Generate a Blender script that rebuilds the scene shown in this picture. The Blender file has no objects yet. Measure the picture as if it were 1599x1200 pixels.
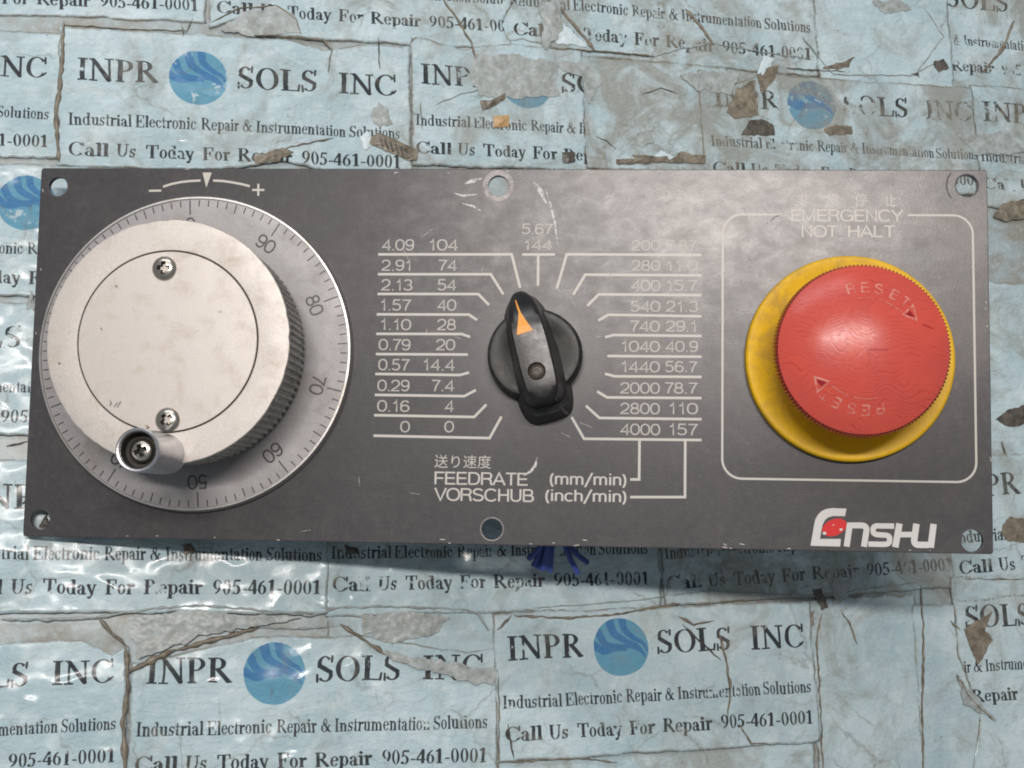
import bpy, bmesh, math, random
import numpy as np
from mathutils import Vector, Matrix, noise
random.seed(7)
SC = bpy.context.scene
COL = SC.collection
MM = 0.001

# ------------------------------------------------------------------ camera, frames of reference
# panel frame: origin at the middle of the face plate, millimetres; world frame: z up from the bench
FPX = 2150.0143184709777
CAMP = np.array([24.281848316988615, -41.6734505822318, 355.3962783983854])
def _rot(a, b, c):
    ca, sa, cb, sb, cc, sc = math.cos(a), math.sin(a), math.cos(b), math.sin(b), math.cos(c), math.sin(c)
    return np.array([[1,0,0],[0,ca,-sa],[0,sa,ca]]) @ np.array([[cb,0,sb],[0,1,0],[-sb,0,cb]]) @ np.array([[cc,-sc,0],[sc,cc,0],[0,0,1]])
RC = _rot(-0.09621753875819208, -0.05834689038968698, -0.017215342725950128)     # panel -> camera
BH, BA, BB = 46.0, 0.29, 0.10                                                      # bench plane z = -BH - BA x - BB y
Zw = np.array([BA, BB, 1.0]); Zw /= np.linalg.norm(Zw)
Xw = np.array([1.0, 0, 0]) - Zw[0]*Zw; Xw /= np.linalg.norm(Xw)
Yw = np.cross(Zw, Xw)
RW = np.array([Xw, Yw, Zw]); OW = np.array([0, 0, -BH])
def p2w(p): return RW @ (np.asarray(p, float) - OW)
def P(u, v, z=0.0):
    """panel coordinates of the point seen at a measured photo position, at height z over the plate"""
    d = RC.T @ np.array([u-799.5, -(v-600.0), -FPX]); t = (z-CAMP[2])/d[2]
    q = CAMP + d*t; return q[0], q[1]
def B(u, v):
    """bench (world, mm) coordinates of a measured photo position"""
    d = RC.T @ np.array([u-799.5, -(v-600.0), -FPX])
    t = (-BH - BA*CAMP[0] - BB*CAMP[1] - CAMP[2]) / (d[2] + BA*d[0] + BB*d[1])
    q = p2w(CAMP + d*t); return q[0], q[1]
cam = bpy.data.cameras.new('camera'); co = bpy.data.objects.new('camera', cam); COL.objects.link(co)
m3 = RW @ RC.T
co.matrix_world = Matrix.Translation(Vector(p2w(CAMP))*MM) @ Matrix(m3.tolist()).to_4x4()
cam.lens = 36*FPX/1599; cam.sensor_width = 36; cam.clip_start = 0.01; cam.clip_end = 20
SC.camera = co

world = bpy.data.worlds.new('World'); SC.world = world; world.use_nodes = True
wn = world.node_tree.nodes; wl = world.node_tree.links
bg = wn['Background']; bg.inputs[0].default_value = (0.86, 0.93, 1.0, 1); bg.inputs[1].default_value = 0.23

def lamp(name, direction, dist, sx, sy, energy, col):
    l = bpy.data.lights.new(name, 'AREA'); l.shape = 'RECTANGLE'; l.size = sx; l.size_y = sy
    l.energy = energy; l.color = col
    o = bpy.data.objects.new(name, l); COL.objects.link(o)
    d = RW @ np.array(direction, float); d = Vector(d).normalized()
    o.location = Vector(p2w([20, 0, 0]))*MM + d*dist
    z = d; x = (Vector((1, 0, 0)) - z*z.x).normalized(); y = z.cross(x)
    o.matrix_world = Matrix.Translation(o.location) @ Matrix((x, y, z)).transposed().to_4x4()
    return o
lamp('ceiling_tube', (0.05, 0.225, 1.0), 1.25, 0.62, 0.05, 11.5, (1.0, 0.925, 0.875))
lamp('gradient_fill', (-0.25, 0.95, 0.9), 0.72, 0.5, 0.16, 1.5, (0.95, 0.97, 1.0))  # added soft fill for the top-to-bottom fall-off; no such lamp is known

SC.cycles.filter_width = 1.9
SC.view_settings.view_transform = 'Standard'; SC.view_settings.look = 'None'
SC.view_settings.exposure = 0.0; SC.view_settings.gamma = 1.0

# ------------------------------------------------------------------ node helpers
class NT:
    def __init__(s, name):
        s.m = bpy.data.materials.new(name); s.m.use_nodes = True; s.t = s.m.node_tree
        s.b = s.t.nodes['Principled BSDF']
    def n(s, typ, **kw):
        nd = s.t.nodes.new(typ)
        for k, v in kw.items():
            if k.startswith('i_'):
                key = k[2:]; key = int(key) if key.isdigit() else key
                s.set(nd.inputs[key], v)
            else: setattr(nd, k, v)
        return nd
    def set(s, inp, v):
        if isinstance(v, bpy.types.NodeSocket): s.t.links.new(v, inp)
        elif isinstance(v, tuple) and len(v) == 3 and inp.type == 'RGBA': inp.default_value = (*v, 1)
        else: inp.default_value = v
    def math(s, op, a, b=0.0, c=None, clamp=False):
        nd = s.t.nodes.new('ShaderNodeMath'); nd.operation = op; nd.use_clamp = clamp
        s.set(nd.inputs[0], a); s.set(nd.inputs[1], b)
        if c is not None: s.set(nd.inputs[2], c)
        return nd.outputs[0]
    def mix(s, f, a, b, mode='MIX'):
        nd = s.t.nodes.new('ShaderNodeMix'); nd.data_type = 'RGBA'; nd.blend_type = mode
        s.set(nd.inputs[0], f); s.set(nd.inputs[6], a); s.set(nd.inputs[7], b); return nd.outputs[2]
    def rng(s, v, a, b, c=0.0, d=1.0):
        nd = s.t.nodes.new('ShaderNodeMapRange'); s.set(nd.inputs[0], v)
        for i, q in enumerate((a, b, c, d)): s.set(nd.inputs[i+1], q)
        return nd.outputs[0]
    def pos(s, scale=1000.0, stretch=(1, 1, 1), obj=False):
        if obj: v = s.n('ShaderNodeTexCoord').outputs['Object']
        else: v = s.n('ShaderNodeNewGeometry').outputs['Position']
        nd = s.n('ShaderNodeMapping'); s.t.links.new(v, nd.inputs[0])
        nd.inputs['Scale'].default_value = tuple(scale*q for q in stretch); return nd.outputs[0]
    def noise(s, vec, scale, detail=4, rough=0.55, dist=0.0, out=0):
        nd = s.n('ShaderNodeTexNoise'); s.t.links.new(vec, nd.inputs['Vector'])
        nd.inputs['Scale'].default_value = scale; nd.inputs['Detail'].default_value = detail
        nd.inputs['Roughness'].default_value = rough; nd.inputs['Distortion'].default_value = dist
        return nd.outputs[out]
    def voro(s, vec, scale, feature='F1', out='Distance', rnd=1.0):
        nd = s.n('ShaderNodeTexVoronoi', feature=feature); s.t.links.new(vec, nd.inputs['Vector'])
        nd.inputs['Scale'].default_value = scale; nd.inputs['Randomness'].default_value = rnd
        return nd.outputs[out]
    def bump(s, h, strength, dist=0.001, normal=None):
        nd = s.n('ShaderNodeBump'); s.t.links.new(h, nd.inputs['Height'])
        nd.inputs['Strength'].default_value = strength; nd.inputs['Distance'].default_value = dist
        if normal is not None: s.t.links.new(normal, nd.inputs['Normal'])
        return nd.outputs[0]
    def out(s, **kw):
        for k, v in kw.items(): s.set(s.b.inputs[k.replace('_', ' ')], v)
        return s.m

# ------------------------------------------------------------------ the printed label: a serif face drawn with simple strokes
S_, T_ = .15, .05
def bowl(cx, cy, rx, ry, a0=0, a1=360, wx=.13, wy=.045): return ('e', cx, cy, rx, ry, wx, wy, a0, a1)
def serif(x, y, h=.17): return ('h', x-h, x+h, y+(.025 if y < .3 else -.025), T_)
def flag(x, y): return ('l', x-.14, y-.05, x, y-.03, .05, .06)
G = {
 'I': (.44, [('v',.22,0,1,S_), serif(.22,0,.19), serif(.22,1,.19)]),
 'N': (.98, [('v',.2,0,1,T_), ('v',.80,0,1,T_), ('l',.2,.94,.78,.06,.13,.13), serif(.2,0), serif(.8,1), ('h',.03,.25,.975,T_)]),
 'P': (.76, [('v',.22,0,1,S_), bowl(.38,.73,.33,.27,-90,90,.15), ('h',.05,.38,.975,T_), ('h',.22,.38,.485,T_), serif(.22,0)]),
 'R': (.88, [('v',.22,0,1,S_), bowl(.38,.75,.31,.25,-90,90,.15), ('h',.05,.38,.975,T_), ('h',.22,.38,.525,T_), ('l',.42,.5,.76,.05,.13,.13), serif(.22,0), ('h',.66,.9,.025,T_)]),
 'S': (.66, [bowl(.32,.74,.25,.27,35,215,.12,.05), bowl(.33,.27,.27,.28,-145,35,.12,.05), ('l',.15,.62,.52,.38,.13,.13), ('l',.56,.78,.57,1.0,.04,.05), ('l',.07,.0,.07,.26,.05,.04)]),
 'O': (.92, [bowl(.46,.5,.42,.52,0,360,.15,.04)]),
 'L': (.76, [('v',.22,0,1,S_), serif(.22,1,.19), ('h',.04,.66,.025,T_), ('l',.67,.02,.71,.28,.05,.04)]),
 'C': (.86, [bowl(.46,.5,.42,.52,42,318,.15,.045), ('l',.79,.70,.79,1.0,.04,.05), ('l',.72,.12,.82,.24,.05,.04)]),
 'E': (.80, [('v',.22,0,1,S_), ('h',.04,.68,.975,T_), ('h',.22,.5,.52,T_), ('h',.04,.7,.025,T_), ('l',.68,.97,.69,.76,.05,.04), ('l',.5,.4,.5,.64,.05,.05), ('l',.7,.02,.74,.26,.05,.04)]),
 'U': (.94, [('v',.22,.3,1,S_), ('v',.74,.3,1,T_), bowl(.46,.33,.315,.34,180,360,.12,.05), serif(.22,1,.18), serif(.74,1,.16)]),
 'T': (.80, [('v',.4,0,1,S_), ('h',.05,.75,.975,T_), ('l',.06,.98,.05,.74,.06,.04), ('l',.74,.98,.75,.74,.06,.04), serif(.4,0,.18)]),
 'F': (.74, [('v',.22,0,1,S_), ('h',.04,.66,.975,T_), ('h',.22,.5,.52,T_), ('l',.66,.97,.67,.74,.05,.04), ('l',.5,.4,.5,.64,.05,.05), serif(.22,0,.19)]),
 'a': (.56, [('v',.38,.06,.5,.14), bowl(.25,.47,.2,.22,0,150,.13,.05), ('b',.12,.53,.065), bowl(.23,.19,.2,.2,60,320,.12,.05), ('l',.4,.04,.53,.05,.1,.04)]),
 'c': (.50, [bowl(.28,.34,.25,.36,45,320), ('b',.42,.55,.065)]),
 'd': (.64, [('v',.46,0,1,.14), flag(.46,1.0), bowl(.28,.34,.25,.36), ('h',.46,.62,.025,T_)]),
 'e': (.53, [bowl(.28,.34,.25,.36,8,322), ('h',.08,.5,.38,T_)]),
 'i': (.34, [('v',.18,0,.66,.14), serif(.18,0,.15), flag(.18,.68), ('b',.17,.88,.085)]),
 'l': (.34, [('v',.18,0,1,.14), serif(.18,0,.15), flag(.18,1.0)]),
 'm': (1.0, [('v',.18,0,.66,.14), ('v',.5,0,.5,.14), ('v',.82,0,.5,.14), bowl(.38,.45,.19,.23,0,140,.14,.06), bowl(.70,.45,.19,.23,0,140,.14,.06), serif(.18,0,.14), serif(.5,0,.14), serif(.82,0,.14), flag(.18,.68)]),
 'n': (.68, [('v',.18,0,.66,.14), ('v',.5,0,.5,.14), bowl(.38,.45,.19,.23,0,140,.14,.06), serif(.18,0,.14), serif(.5,0,.14), flag(.18,.68)]),
 'o': (.57, [bowl(.285,.34,.25,.36)]),
 'p': (.64, [('v',.18,-.3,.66,.14), bowl(.36,.34,.25,.36), serif(.18,-.3,.15), flag(.18,.68)]),
 'r': (.48, [('v',.18,0,.66,.14), ('l',.24,.5,.36,.64,.06,.08), ('b',.4,.59,.08), serif(.18,0,.15), flag(.18,.68)]),
 's': (.46, [bowl(.23,.5,.17,.19,35,215,.1,.05), bowl(.23,.18,.18,.19,-145,35,.1,.05), ('l',.1,.42,.36,.26,.11,.11), ('l',.39,.5,.39,.67,.04,.04), ('l',.06,.0,.06,.18,.04,.04)]),
 't': (.40, [('l',.2,.1,.2,.86,.14,.06), ('h',.04,.38,.645,T_), bowl(.3,.12,.17,.13,180,300,.13,.06)]),
 'u': (.68, [('v',.18,.15,.66,.14), ('v',.5,0,.66,.14), bowl(.32,.2,.21,.21,180,320,.13,.06), flag(.18,.68), flag(.5,.68), ('h',.5,.66,.025,T_)]),
 'y': (.60, [('l',.12,.64,.33,.02,.13,.1), ('l',.5,.64,.24,-.22,.05,.06), ('b',.15,-.23,.07), ('h',.0,.28,.645,T_), ('h',.4,.6,.645,T_)]),
 '&': (.96, [bowl(.42,.76,.17,.24,0,360,.08,.05), bowl(.33,.27,.28,.29,50,350,.13,.05), ('l',.3,.66,.76,.06,.14,.12), ('l',.78,.52,.58,.12,.05,.05), ('h',.64,.92,.5,T_), ('h',.7,.94,.03,.06)]),
 '0': (.56, [bowl(.28,.5,.24,.51,0,360,.12,.035)]),
 '1': (.56, [('v',.28,0,1,.14), ('l',.1,.84,.28,.97,.05,.07), serif(.28,0,.18)]),
 '4': (.56, [('v',.38,0,1,.14), ('l',.36,.97,.04,.32,.05,.05), ('h',.02,.54,.29,.09)]),
 '5': (.56, [('h',.16,.5,.93,.12), ('l',.17,.93,.12,.56,.05,.05), bowl(.22,.32,.28,.32,-130,115,.14,.06), ('b',.1,.1,.07)]),
 '6': (.56, [bowl(.28,.31,.25,.325,0,360,.13,.04), bowl(.56,.34,.53,.66,108,180,.13,.06)]),
 '9': (.56, [bowl(.28,.69,.25,.325,0,360,.13,.04), bowl(.0,.66,.53,.66,-72,0,.13,.06)]),
 '-': (.36, [('h',.04,.32,.32,.09)]),
}
def glyph_mask(ch, X, Y, bold=0.0):
    m = np.zeros(X.shape, bool)
    for s in G[ch][1]:
        k = s[0]
        if k == 'v': m |= (abs(X-s[1]) < s[4]/2+bold) & (Y > s[2]) & (Y < s[3])
        elif k == 'h': m |= (X > s[1]) & (X < s[2]) & (abs(Y-s[3]) < s[4]/2+bold*.4)
        elif k == 'b': m |= (X-s[1])**2 + (Y-s[2])**2 < (s[3]+bold)**2
        elif k == 'l':
            dx, dy = s[3]-s[1], s[4]-s[2]; L = dx*dx+dy*dy
            t = np.clip(((X-s[1])*dx+(Y-s[2])*dy)/L, 0, 1)
            m |= np.hypot(X-s[1]-t*dx, Y-s[2]-t*dy) < (s[5]*(1-t)+s[6]*t)/2+bold
        elif k == 'e':
            _, cx, cy, rx, ry, wx, wy, a0, a1 = s
            x, y = X-cx, Y-cy
            o = (x/rx)**2+(y/ry)**2 < 1
            i = (x/(rx-wx-bold))**2+(y/(ry-wy-bold*.4))**2 > 1
            a = np.degrees(np.arctan2(y/ry, x/rx)); w = (a-a0) % 360
            m |= o & i & (w <= a1-a0)
    return m
U0, U1, V0, V1 = -.03, 1.04, -.145, .30        # extent of one printed label in units of its second line
TW = 3072; TH = int(TW*(V1-V0)/(U1-U0))
tile = np.zeros((TH, TW, 3), bool)
px_u = TW/(U1-U0)
def put_word(word, u0, u1, vb, cap, bold=0.0):
    adv = sum(G[c][0] for c in word); sx = (u1-u0)/adv; x = u0
    for c in word:
        w = G[c][0]*sx
        i0 = int((x-.02-U0)*px_u); i1 = int((x+w+.02-U0)*px_u)
        j0 = int((vb-.5*cap-V0)*px_u); j1 = int((vb+1.15*cap-V0)*px_u)
        i0, j0 = max(i0, 0), max(j0, 0); i1, j1 = min(i1, TW), min(j1, TH)
        X, Y = np.meshgrid((np.arange(i0, i1)+.5)/px_u+U0, (np.arange(j0, j1)+.5)/px_u+V0)
        tile[j0:j1, i0:i1, 0] |= glyph_mask(c, (X-x)/sx, (Y-vb)/cap, bold)
        x += w
for wd, a, b in (('INPR', .020, .257), ('SOLS', .494, .744), ('INC', .807, .99)): put_word(wd, a, b, .142, .070, .022)
for wd, a, b in (('Industrial', 0, .184), ('Electronic', .192, .373), ('Repair', .386, .500), ('&', .510, .542), ('Instrumentation', .552, .83), ('Solutions', .838, 1.0)): put_word(wd, a, b, 0, .038, .02)
for wd, a, b in (('Call', 0, .119), ('Us', .138, .197), ('Today', .225, .368), ('For', .390, .472), ('Repair', .495, .660), ('905-461-0001', .688, 1.0)): put_word(wd, a, b, -.096, .041, .028)
X, Y = np.meshgrid((np.arange(TW)+.5)/px_u+U0, (np.arange(TH)+.5)/px_u+V0)
gx, gy = (X-.378)/.088, (Y-.166)/.088
disc = gx*gx+gy*gy < 1
tile[..., 1] = disc
sw = np.zeros_like(disc)
# swooshes: four bands that fall from the upper left rim and run together towards the right
for pts, w0 in ((((-1.0,.10),(-.6,-.12),(-.2,-.06),(.2,-.10)),.26), (((-.78,.55),(-.55,.12),(-.1,.0),(.35,.02),(.75,-.22)),.25),
               (((-.36,.92),(-.22,.48),(.15,.22),(.6,.02),(.86,-.34)),.27), (((.10,1.0),(.16,.62),(.45,.34),(.80,.12),(.95,-.16)),.24)):
    n_ = len(pts)-1
    for t in np.linspace(0, n_-1e-6, 160):
        i = int(t); f = t-i; q = [pts[min(max(i+d, 0), n_)] for d in (-1, 0, 1, 2)]
        bx, by = [.5*((2*q[1][c])+(q[2][c]-q[0][c])*f+(2*q[0][c]-5*q[1][c]+4*q[2][c]-q[3][c])*f*f+(3*q[1][c]-q[0][c]-3*q[2][c]+q[3][c])*f**3) for c in (0, 1)]
        sw |= (gx-bx)**2+(gy-by)**2 < (w0*.5*(1-t/n_)**.75+.022)**2
tile[..., 2] = sw & disc
H2, W2 = TH//2, TW//2
small = tile[:H2*2, :W2*2].astype(np.float32).reshape(H2, 2, W2, 2, 3).mean((1, 3))
img = bpy.data.images.new('label_print', W2, H2, alpha=False, float_buffer=False)
img.colorspace_settings.name = 'Non-Color'
rgba = np.ones((H2, W2, 4), np.float32); rgba[..., :3] = small
img.pixels.foreach_set(rgba.ravel()); img.update(); img.pack()

# ------------------------------------------------------------------ materials
def mat_sticker(name, printed=True):
    s = NT(name); p = s.pos()
    grime = s.n('ShaderNodeAttribute', attribute_type='OBJECT', attribute_name='grime').outputs['Fac']
    wear = s.n('ShaderNodeAttribute', attribute_type='OBJECT', attribute_name='wear').outputs['Fac']
    edge = s.n('ShaderNodeAttribute', attribute_name='edge').outputs['Fac']
    big = s.noise(p, .035, 4, .6); mid = s.noise(p, .16, 6, .68, .4); fine = s.noise(p, .9, 5, .7)
    base = s.mix(s.rng(big, .35, .65), (.385,.51,.55), (.52,.635,.67))
    base = s.mix(s.math('MULTIPLY', s.rng(mid, .5, .68), .5), base, (.64,.72,.73))
    if printed:
        uv = s.n('ShaderNodeUVMap', uv_map='UVMap').outputs[0]
        wob = s.n('ShaderNodeTexNoise'); s.t.links.new(p, wob.inputs['Vector']); wob.inputs['Scale'].default_value = .12; wob.inputs['Detail'].default_value = 3
        vm = s.n('ShaderNodeVectorMath', operation='SUBTRACT'); s.t.links.new(wob.outputs['Color'], vm.inputs[0]); vm.inputs[1].default_value = (.5,.5,.5)
        vs = s.n('ShaderNodeVectorMath', operation='MULTIPLY'); s.t.links.new(vm.outputs[0], vs.inputs[0]); vs.inputs[1].default_value = (.010,.022,0)
        va = s.n('ShaderNodeVectorMath', operation='ADD'); s.t.links.new(uv, va.inputs[0]); s.t.links.new(vs.outputs[0], va.inputs[1])
        tx = s.n('ShaderNodeTexImage', image=img, extension='CLIP', interpolation='Cubic'); s.t.links.new(va.outputs[0], tx.inputs[0])
        sp = s.n('ShaderNodeSeparateColor'); s.t.links.new(tx.outputs[0], sp.inputs[0])
        wn1 = s.noise(p, .30, 6, .72, .6); wn2 = s.noise(p, .075, 3, .5)
        wv = s.math('ADD', s.math('MULTIPLY', wn1, .6), s.math('MULTIPLY', wn2, .4))
        thr = s.rng(wear, 0, 1, .265, .63)
        keep = s.rng(s.math('SUBTRACT', wv, thr), -.006, .02)
        keep = s.math('MULTIPLY', keep, s.rng(fine, .26, .36, .88, 1))
        base = s.mix(s.math('MULTIPLY', sp.outputs[1], s.math('MULTIPLY', keep, .93)), base, (.10,.30,.43))
        base = s.mix(s.math('MULTIPLY', sp.outputs[2], s.math('MULTIPLY', keep, .8)), base, (.045,.165,.37))
        base = s.mix(s.math('MULTIPLY', sp.outputs[0], s.math('MULTIPLY', keep, .95)), base, (.012,.014,.018))
    # dirt: smears, specks and dark edges
    d1 = s.rng(s.math('ADD', s.noise(p, .055, 7, .72, .9), s.math('MULTIPLY', grime, .20)), .57, .74)
    base = s.mix(s.math('MULTIPLY', d1, s.rng(grime, 0, 1, .35, .8)), base, (.25,.24,.20))
    streak = s.rng(s.noise(s.pos(1000, (.16, .8, 1)), .35, 4, .7, 1.2), .62, .78)
    base = s.mix(s.math('MULTIPLY', streak, .38), base, (.18,.16,.115))
    streak2 = s.rng(s.noise(s.pos(1000, (.9, .2, 1)), .3, 5, .7, 1.6), .63, .75)
    base = s.mix(s.math('MULTIPLY', streak2, .42), base, (.17,.15,.105))
    crack = s.rng(s.voro(s.mixvec(p, s.noise(p, .25, 4, .6, 0, 1), 5.0), .045, 'DISTANCE_TO_EDGE'), .0, .022, 1, 0)
    crack = s.math('MULTIPLY', crack, s.rng(s.noise(p, .06, 2), .5, .6))
    base = s.mix(s.math('MULTIPLY', crack, .4), base, (.14,.115,.075))
    speck = s.rng(s.noise(p, .55, 3, .6), .70, .76)
    base = s.mix(s.math('MULTIPLY', speck, .5), base, (.10,.085,.06))
    en = s.math('MULTIPLY', edge, s.rng(mid, .38, .55))
    base = s.mix(s.math('MULTIPLY', en, .8), base, (.17,.135,.085))
    # crumpled clear tape
    h1 = s.voro(s.mixvec(p, s.noise(p, .2, 3, .5, 0, 1), 4.0), .22, 'SMOOTH_F1')
    h2 = s.voro(s.mixvec(p, s.noise(p, .5, 3, .5, 0, 1), 1.6), .65, 'F1')
    h3 = s.noise(s.pos(1000, (.35, 1, 1)), 1.0, 4, .6, .8)
    h4 = s.rng(s.noise(s.pos(1000, (.5, 1, 1)), .28, 3, .5, 2.0), .46, .54)
    h = s.math('ADD', s.math('ADD', s.math('MULTIPLY', h1, .8), s.math('MULTIPLY', h2, .26)), s.math('ADD', s.math('MULTIPLY', h3, .30), s.math('MULTIPLY', h4, .16)))
    h5 = s.rng(s.voro(s.mixvec(p, s.noise(p, .35, 3, .5, 0, 1), 3.0), .33, 'DISTANCE_TO_EDGE'), 0, .10, 1, 0)
    h = s.math('ADD', h, s.math('MULTIPLY', s.math('MULTIPLY', h5, s.rng(s.noise(p, .11, 2), .5, .65)), .06))
    nb = s.bump(h, .5, .0012)
    rough = s.rng(s.math('ADD', mid, s.math('MULTIPLY', d1, .4)), .4, .8, .10, .36)
    return s.out(Base_Color=base, Roughness=.6, Normal=nb, Coat_Weight=s.rng(d1, 0, 1, .5, .2), Coat_Roughness=rough, Coat_IOR=1.38, Specular_IOR_Level=.12)
def _mixvec(s, vec, col, amount):
    a = s.n('ShaderNodeVectorMath', operation='SUBTRACT'); s.t.links.new(col, a.inputs[0]); a.inputs[1].default_value = (.5,.5,.5)
    b = s.n('ShaderNodeVectorMath', operation='SCALE'); s.t.links.new(a.outputs[0], b.inputs[0]); b.inputs['Scale'].default_value = amount
    c = s.n('ShaderNodeVectorMath', operation='ADD'); s.t.links.new(vec, c.inputs[0]); s.t.links.new(b.outputs[0], c.inputs[1]); return c.outputs[0]
NT.mixvec = _mixvec
M = {}
M['label'] = mat_sticker('printed_label_under_tape'); M['blank'] = mat_sticker('blank_label_paper', False)

def mat_flake(name, c1, c2, rough=.5):
    s = NT(name); p = s.pos()
    f = s.noise(p, .35, 6, .7, .5)
    c = s.mix(s.rng(f, .35, .65), c1, c2)
    return s.out(Base_Color=c, Roughness=rough, Normal=s.bump(s.noise(p, .8, 5, .65), .7, .0006), Coat_Weight=.35, Coat_Roughness=.3)
M['brown'] = mat_flake('grimy_glue_edge', (.10,.08,.055), (.27,.235,.175))
M['residue'] = mat_flake('paper_residue', (.25,.27,.255), (.42,.47,.465))
M['dark'] = mat_flake('dark_grime', (.035,.033,.028), (.12,.105,.08))
M['white'] = mat_flake('fresh_paper', (.52,.64,.68), (.66,.74,.76))
M['tan'] = mat_flake('tan_card', (.46,.29,.12), (.52,.34,.16), .7)

def mat_panel():
    s = NT('charcoal_painted_metal'); p = s.pos(1000, obj=True)
    a = s.noise(p, .045, 5, .62, .9); b = s.noise(s.pos(1000, (.8, 1.1, 1), obj=True), .19, 6, .68, .35); g = s.noise(p, 2.6, 2, .5)
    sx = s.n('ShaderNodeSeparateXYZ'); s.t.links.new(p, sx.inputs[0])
    # the upper right half is rubbed: more bare, shinier spots, with glare painted into them
    rub_glare = s.math('MULTIPLY', s.rng(sx.outputs[0], -35, 50), s.rng(sx.outputs[1], -30, 40))
    blot = s.rng(s.math('ADD', s.math('ADD', s.math('MULTIPLY', a, .6), s.math('MULTIPLY', b, .4)), s.math('MULTIPLY', rub_glare, .12)), .48, .70)
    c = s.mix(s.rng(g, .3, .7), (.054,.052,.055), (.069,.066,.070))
    c = s.mix(s.math('MULTIPLY', blot, s.rng(rub_glare, 0, 1, .2, .85)), c, (.165,.142,.134))
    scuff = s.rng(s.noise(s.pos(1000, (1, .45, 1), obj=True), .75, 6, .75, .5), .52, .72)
    c = s.mix(s.math('MULTIPLY', scuff, s.rng(rub_glare, 0, 1, .12, .5)), c, (.20,.18,.17))
    fog = s.rng(s.noise(p, .5, 5, .7), .62, .50)
    c = s.mix(s.math('MULTIPLY', s.rng(fog, .6, 1), .18), c, (.03,.028,.03))
    spots = s.rng(s.noise(p, .16, 5, .7, .3), .66, .72)
    c = s.mix(s.math('MULTIPLY', spots, .6), c, (.045,.038,.034))
    # rubbed halo round the rotary knob
    dx = s.math('SUBTRACT', sx.outputs[0], 9.3); dy = s.math('ADD', sx.outputs[1], .8)
    r = s.math('SQRT', s.math('ADD', s.math('MULTIPLY', dx, dx), s.math('MULTIPLY', dy, dy)))
    halo = s.math('MULTIPLY', s.rng(r, 19, 13), s.rng(b, .3, .62))
    c = s.mix(s.math('MULTIPLY', halo, .45), c, (.19,.18,.175))
    ro = s.rng(s.math('SUBTRACT', s.math('ADD', b, s.math('MULTIPLY', g, .12)), s.math('MULTIPLY', rub_glare, .12)), .30, .74, .28, .40)
    return s.out(Base_Color=c, Roughness=ro, Specular_IOR_Level=s.rng(rub_glare, 0, 1, .25, .62), Normal=s.bump(g, .07, .0003))
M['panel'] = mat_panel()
def mat_print(name, c, lo=.36, tint=(.10,.09,.09), amount=1.0):
    s = NT(name); p = s.pos(1000, obj=True)
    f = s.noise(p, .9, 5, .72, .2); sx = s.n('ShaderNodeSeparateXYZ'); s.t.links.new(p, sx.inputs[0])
    rub_glare = s.math('MULTIPLY', s.rng(sx.outputs[0], 0, 60), s.rng(sx.outputs[1], 0, 34))  # low contrast under the glare, painted into the ink towards the upper right
    k = s.rng(s.math('SUBTRACT', f, s.math('MULTIPLY', rub_glare, .10*amount)), lo-.08, lo+.10)
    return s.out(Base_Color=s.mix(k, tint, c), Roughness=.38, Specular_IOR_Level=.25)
M['ink'] = mat_print('cream_screen_print', (.56,.53,.48), .20, amount=.5)
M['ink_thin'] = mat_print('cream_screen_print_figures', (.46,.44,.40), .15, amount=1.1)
M['ink_logo'] = mat_print('white_logo_print', (.62,.60,.58), .2)
M['red_print'] = mat_print('red_logo_print', (.62,.02,.02), .2)
M['scratch'] = mat_print('bare_scratch', (.62,.60,.58), .44)
def mat_metal(name, c1, c2, rough=(.3, .5), metallic=.85, stain=(.35,.27,.18), stain_amt=.5, sscale=.12, fleck=.0, bump=.15):
    s = NT(name); p = s.pos(1000, obj=True)
    a = s.noise(p, sscale, 6, .68, .3); g = s.noise(p, 3.5, 3, .6)
    c = s.mix(s.rng(g, .35, .65), c1, c2)
    c = s.mix(s.math('MULTIPLY', s.rng(a, .52, .72), stain_amt), c, stain)
    d = s.rng(s.noise(p, .35, 4, .6), .70, .74)
    c = s.mix(s.math('MULTIPLY', d, fleck), c, (.16,.11,.06))
    return s.out(Base_Color=c, Metallic=metallic, Roughness=s.rng(a, .35, .7, *rough), Normal=s.bump(g, bump, .0002))
M['disc'] = mat_metal('satin_aluminium_face', (.49,.455,.42), (.575,.535,.495), (.38,.54), .5, (.42,.34,.26), .45, .16, .9)
M['knurl'] = mat_metal('grimy_knurled_metal', (.30,.29,.265), (.42,.41,.375), (.4,.6), .5, (.10,.085,.06), .8, .3)
M['dial'] = mat_metal('matt_silver_dial', (.27,.262,.264), (.32,.312,.312), (.42,.6), .55, (.24,.20,.17), .6, .09, .2)
M['rim'] = mat_metal('polished_rim', (.50,.485,.47), (.60,.58,.56), (.34,.5), .85, (.30,.25,.18), .7, .1, .2)
M['handle'] = mat_metal('turned_steel_grip', (.40,.40,.43), (.46,.46,.49), (.28,.38), .85, (.25,.23,.22), .3, .2)
M['screw'] = mat_metal('nickel_screw', (.46,.43,.38), (.54,.51,.46), (.2,.32), .95, (.25,.19,.12), .6, .5)
M['groove'] = NT('dark_groove').out(Base_Color=(.02,.018,.014), Roughness=.7)
M['mark'] = mat_flake('engraved_black_mark', (.045,.04,.042), (.07,.06,.06), .6)
M['housing'] = NT('grey_housing').out(Base_Color=(.05,.05,.055), Roughness=.55)
M['hollow'] = NT('dark_hollow').out(Base_Color=(.03,.028,.022), Roughness=.6)
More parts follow.
